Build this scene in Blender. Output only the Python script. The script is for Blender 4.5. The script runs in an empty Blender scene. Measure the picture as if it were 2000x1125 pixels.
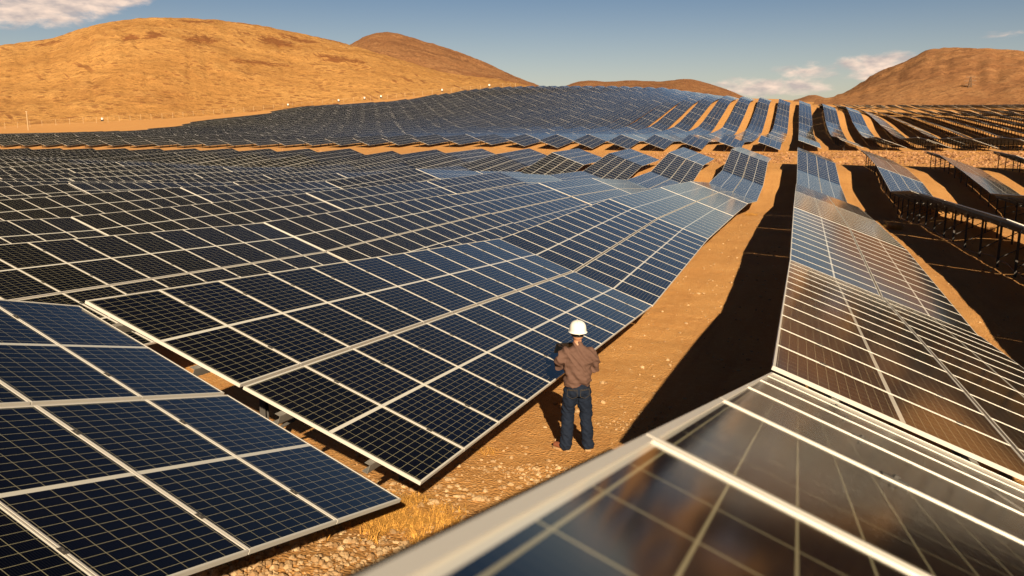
import bpy, bmesh, math, random, json
from mathutils import Vector, Matrix, Quaternion, noise
random.seed(7)
C = bpy.context.scene.collection
S = bpy.context.scene
rad = math.radians
# ------------------------------------------------------------------ camera
cam = bpy.data.cameras.new('camera'); camo = bpy.data.objects.new('camera', cam); C.objects.link(camo)
RT = Vector((0.94585217, 0.32459771, 0.0)); UP = Vector((-0.05920473, 0.17251794, 0.98322549)); FW = Vector((-0.31915275, 0.92998596, -0.18239419))
camo.matrix_world = Matrix(((RT.x, UP.x, -FW.x, 0), (RT.y, UP.y, -FW.y, 0), (RT.z, UP.z, -FW.z, 0), (0, 0, 0, 1)))
cam.sensor_width = 36.0; cam.lens = 1603.72 / 2000 * 36
cam.clip_start = 0.05; cam.clip_end = 12000
cam.dof.use_dof = True; cam.dof.focus_distance = 11.5; cam.dof.aperture_fstop = 6.3
S.camera = camo
# ------------------------------------------------------------------ light
SUN_AZ, SUN_EL = 155.0, 27.0          # azimuth from +Y towards +X
sdir = Vector((math.sin(rad(SUN_AZ)) * math.cos(rad(SUN_EL)), math.cos(rad(SUN_AZ)) * math.cos(rad(SUN_EL)), math.sin(rad(SUN_EL))))
sl = bpy.data.lights.new('sun', 'SUN'); sl.energy = 5.0; sl.angle = rad(0.53); sl.color = (1.0, 0.83, 0.585)
so = bpy.data.objects.new('sun', sl); C.objects.link(so); so.rotation_euler = (-sdir).to_track_quat('-Z', 'Y').to_euler()
S.view_settings.view_transform = 'Standard'; S.view_settings.look = 'None'; S.view_settings.gamma = 1
S.view_settings.exposure = 0.88
# ------------------------------------------------------------------ world: Nishita sky with procedural clouds
w = bpy.data.worlds.new('World'); S.world = w; w.use_nodes = True
nt = w.node_tree; nt.nodes.clear(); N = nt.nodes; L = nt.links
def nd(t, **kw):
    n = N.new(t)
    for k, v in kw.items(): setattr(n, k, v)
    return n
def mth(op, a, b=None, c=None, clamp=False):
    n = nd('ShaderNodeMath', operation=op, use_clamp=clamp)
    for i, v in enumerate((a, b, c)):
        if v is None: continue
        if isinstance(v, (int, float)): n.inputs[i].default_value = v
        else: L.new(v, n.inputs[i])
    return n.outputs[0]
sky = nd('ShaderNodeTexSky', sky_type='NISHITA', sun_disc=False)
sky.sun_elevation = rad(SUN_EL); sky.sun_rotation = rad(SUN_AZ); sky.altitude = 1300; sky.air_density = 1.0; sky.dust_density = 2.2; sky.ozone_density = 1.5
tc = nd('ShaderNodeTexCoord'); sep = nd('ShaderNodeSeparateXYZ'); L.new(tc.outputs['Generated'], sep.inputs[0])
sx, sy, sz = sep.outputs
az = mth('ARCTAN2', sx, sy); el = mth('ARCSINE', sz)
az = mth('MULTIPLY', az, 57.2958); el = mth('MULTIPLY', el, 57.2958)
comb = nd('ShaderNodeCombineXYZ'); L.new(mth('MULTIPLY', az, 0.36), comb.inputs[0]); L.new(mth('MULTIPLY', el, 0.95), comb.inputs[1])
no = nd('ShaderNodeTexNoise'); no.inputs['Scale'].default_value = 1.0; no.inputs['Detail'].default_value = 9; no.inputs['Roughness'].default_value = 0.62; no.inputs['Distortion'].default_value = 0.35
L.new(comb.outputs[0], no.inputs['Vector'])
def blob(a0, e0, ra, re, k=1.0):
    dx = mth('DIVIDE', mth('SUBTRACT', az, a0), ra); dy = mth('DIVIDE', mth('SUBTRACT', el, e0), re)
    r2 = mth('ADD', mth('MULTIPLY', dx, dx), mth('MULTIPLY', dy, dy))
    return mth('MULTIPLY', mth('SUBTRACT', 1.0, r2, clamp=True), k)
def vmax(*a):
    r = a[0]
    for b in a[1:]: r = mth('MAXIMUM', r, b)
    return r
bl = vmax(blob(-49.5, 9.3, 9.8, 3.7, 2.2), blob(-46.5, 5.7, 1.5, .5, .5), blob(-1.6, 3.1, 6.0, .95, 1.0), blob(4.4, 4.3, 4.0, 1.2, 1.1), blob(0.6, 4.0, 3.4, 1.0, .9),
          blob(10.5, 5.7, 3.5, .55, .55), blob(12, 4.9, 3.5, .4, .5), blob(30, 12, 16, 5, 1.0), blob(-80, 14, 20, 6, 1.0))
dens = mth('ADD', mth('MULTIPLY', bl, 0.62), mth('MULTIPLY', no.outputs[0], 1.35))
mr = nd('ShaderNodeMapRange', interpolation_type='SMOOTHSTEP'); L.new(dens, mr.inputs[0]); mr.inputs[1].default_value = .96; mr.inputs[2].default_value = 1.38
cov = mth('MULTIPLY', mth('MULTIPLY', mr.outputs[0], mth('MULTIPLY', bl, 3.0, clamp=True)), 0.96)
no2 = nd('ShaderNodeTexNoise'); no2.inputs['Scale'].default_value = 1.9; no2.inputs['Detail'].default_value = 6
L.new(comb.outputs[0], no2.inputs['Vector'])
cr = nd('ShaderNodeValToRGB'); L.new(no2.outputs[0], cr.inputs[0])
cr.color_ramp.elements[0].position = .38; cr.color_ramp.elements[0].color = (6.2, 5.2, 4.8, 1)
cr.color_ramp.elements[1].position = .62; cr.color_ramp.elements[1].color = (11.0, 8.4, 6.7, 1)
mix = nd('ShaderNodeMix', data_type='RGBA'); L.new(cov, mix.inputs[0]); 
def mapr(v, a, b, c, d):
    n = nd('ShaderNodeMapRange', interpolation_type='SMOOTHSTEP'); L.new(v, n.inputs[0])
    for i, q_ in enumerate((a, b, c, d)): n.inputs[i + 1].default_value = q_
    return n.outputs[0]
# sky tint: warm horizon, upper dome darkened on purpose for less shadow fill
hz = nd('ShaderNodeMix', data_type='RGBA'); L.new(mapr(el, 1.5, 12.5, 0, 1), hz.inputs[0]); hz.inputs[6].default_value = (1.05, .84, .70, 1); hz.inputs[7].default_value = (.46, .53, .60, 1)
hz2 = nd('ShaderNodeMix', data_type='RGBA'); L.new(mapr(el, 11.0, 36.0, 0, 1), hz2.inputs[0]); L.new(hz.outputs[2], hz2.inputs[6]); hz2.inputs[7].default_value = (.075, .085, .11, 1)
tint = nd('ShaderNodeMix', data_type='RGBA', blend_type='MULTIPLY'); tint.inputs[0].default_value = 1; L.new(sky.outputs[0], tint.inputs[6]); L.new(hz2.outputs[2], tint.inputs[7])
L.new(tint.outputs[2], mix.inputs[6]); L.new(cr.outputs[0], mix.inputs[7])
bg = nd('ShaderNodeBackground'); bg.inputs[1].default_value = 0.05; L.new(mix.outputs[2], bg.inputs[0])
wo = nd('ShaderNodeOutputWorld'); L.new(bg.outputs[0], wo.inputs[0])
S.cycles.use_denoising = True
S.cycles.max_bounces = 6; S.cycles.diffuse_bounces = 2; S.cycles.glossy_bounces = 3; S.cycles.transparent_max_bounces = 4
S.cycles.caustics_reflective = False; S.cycles.caustics_refractive = False

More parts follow.
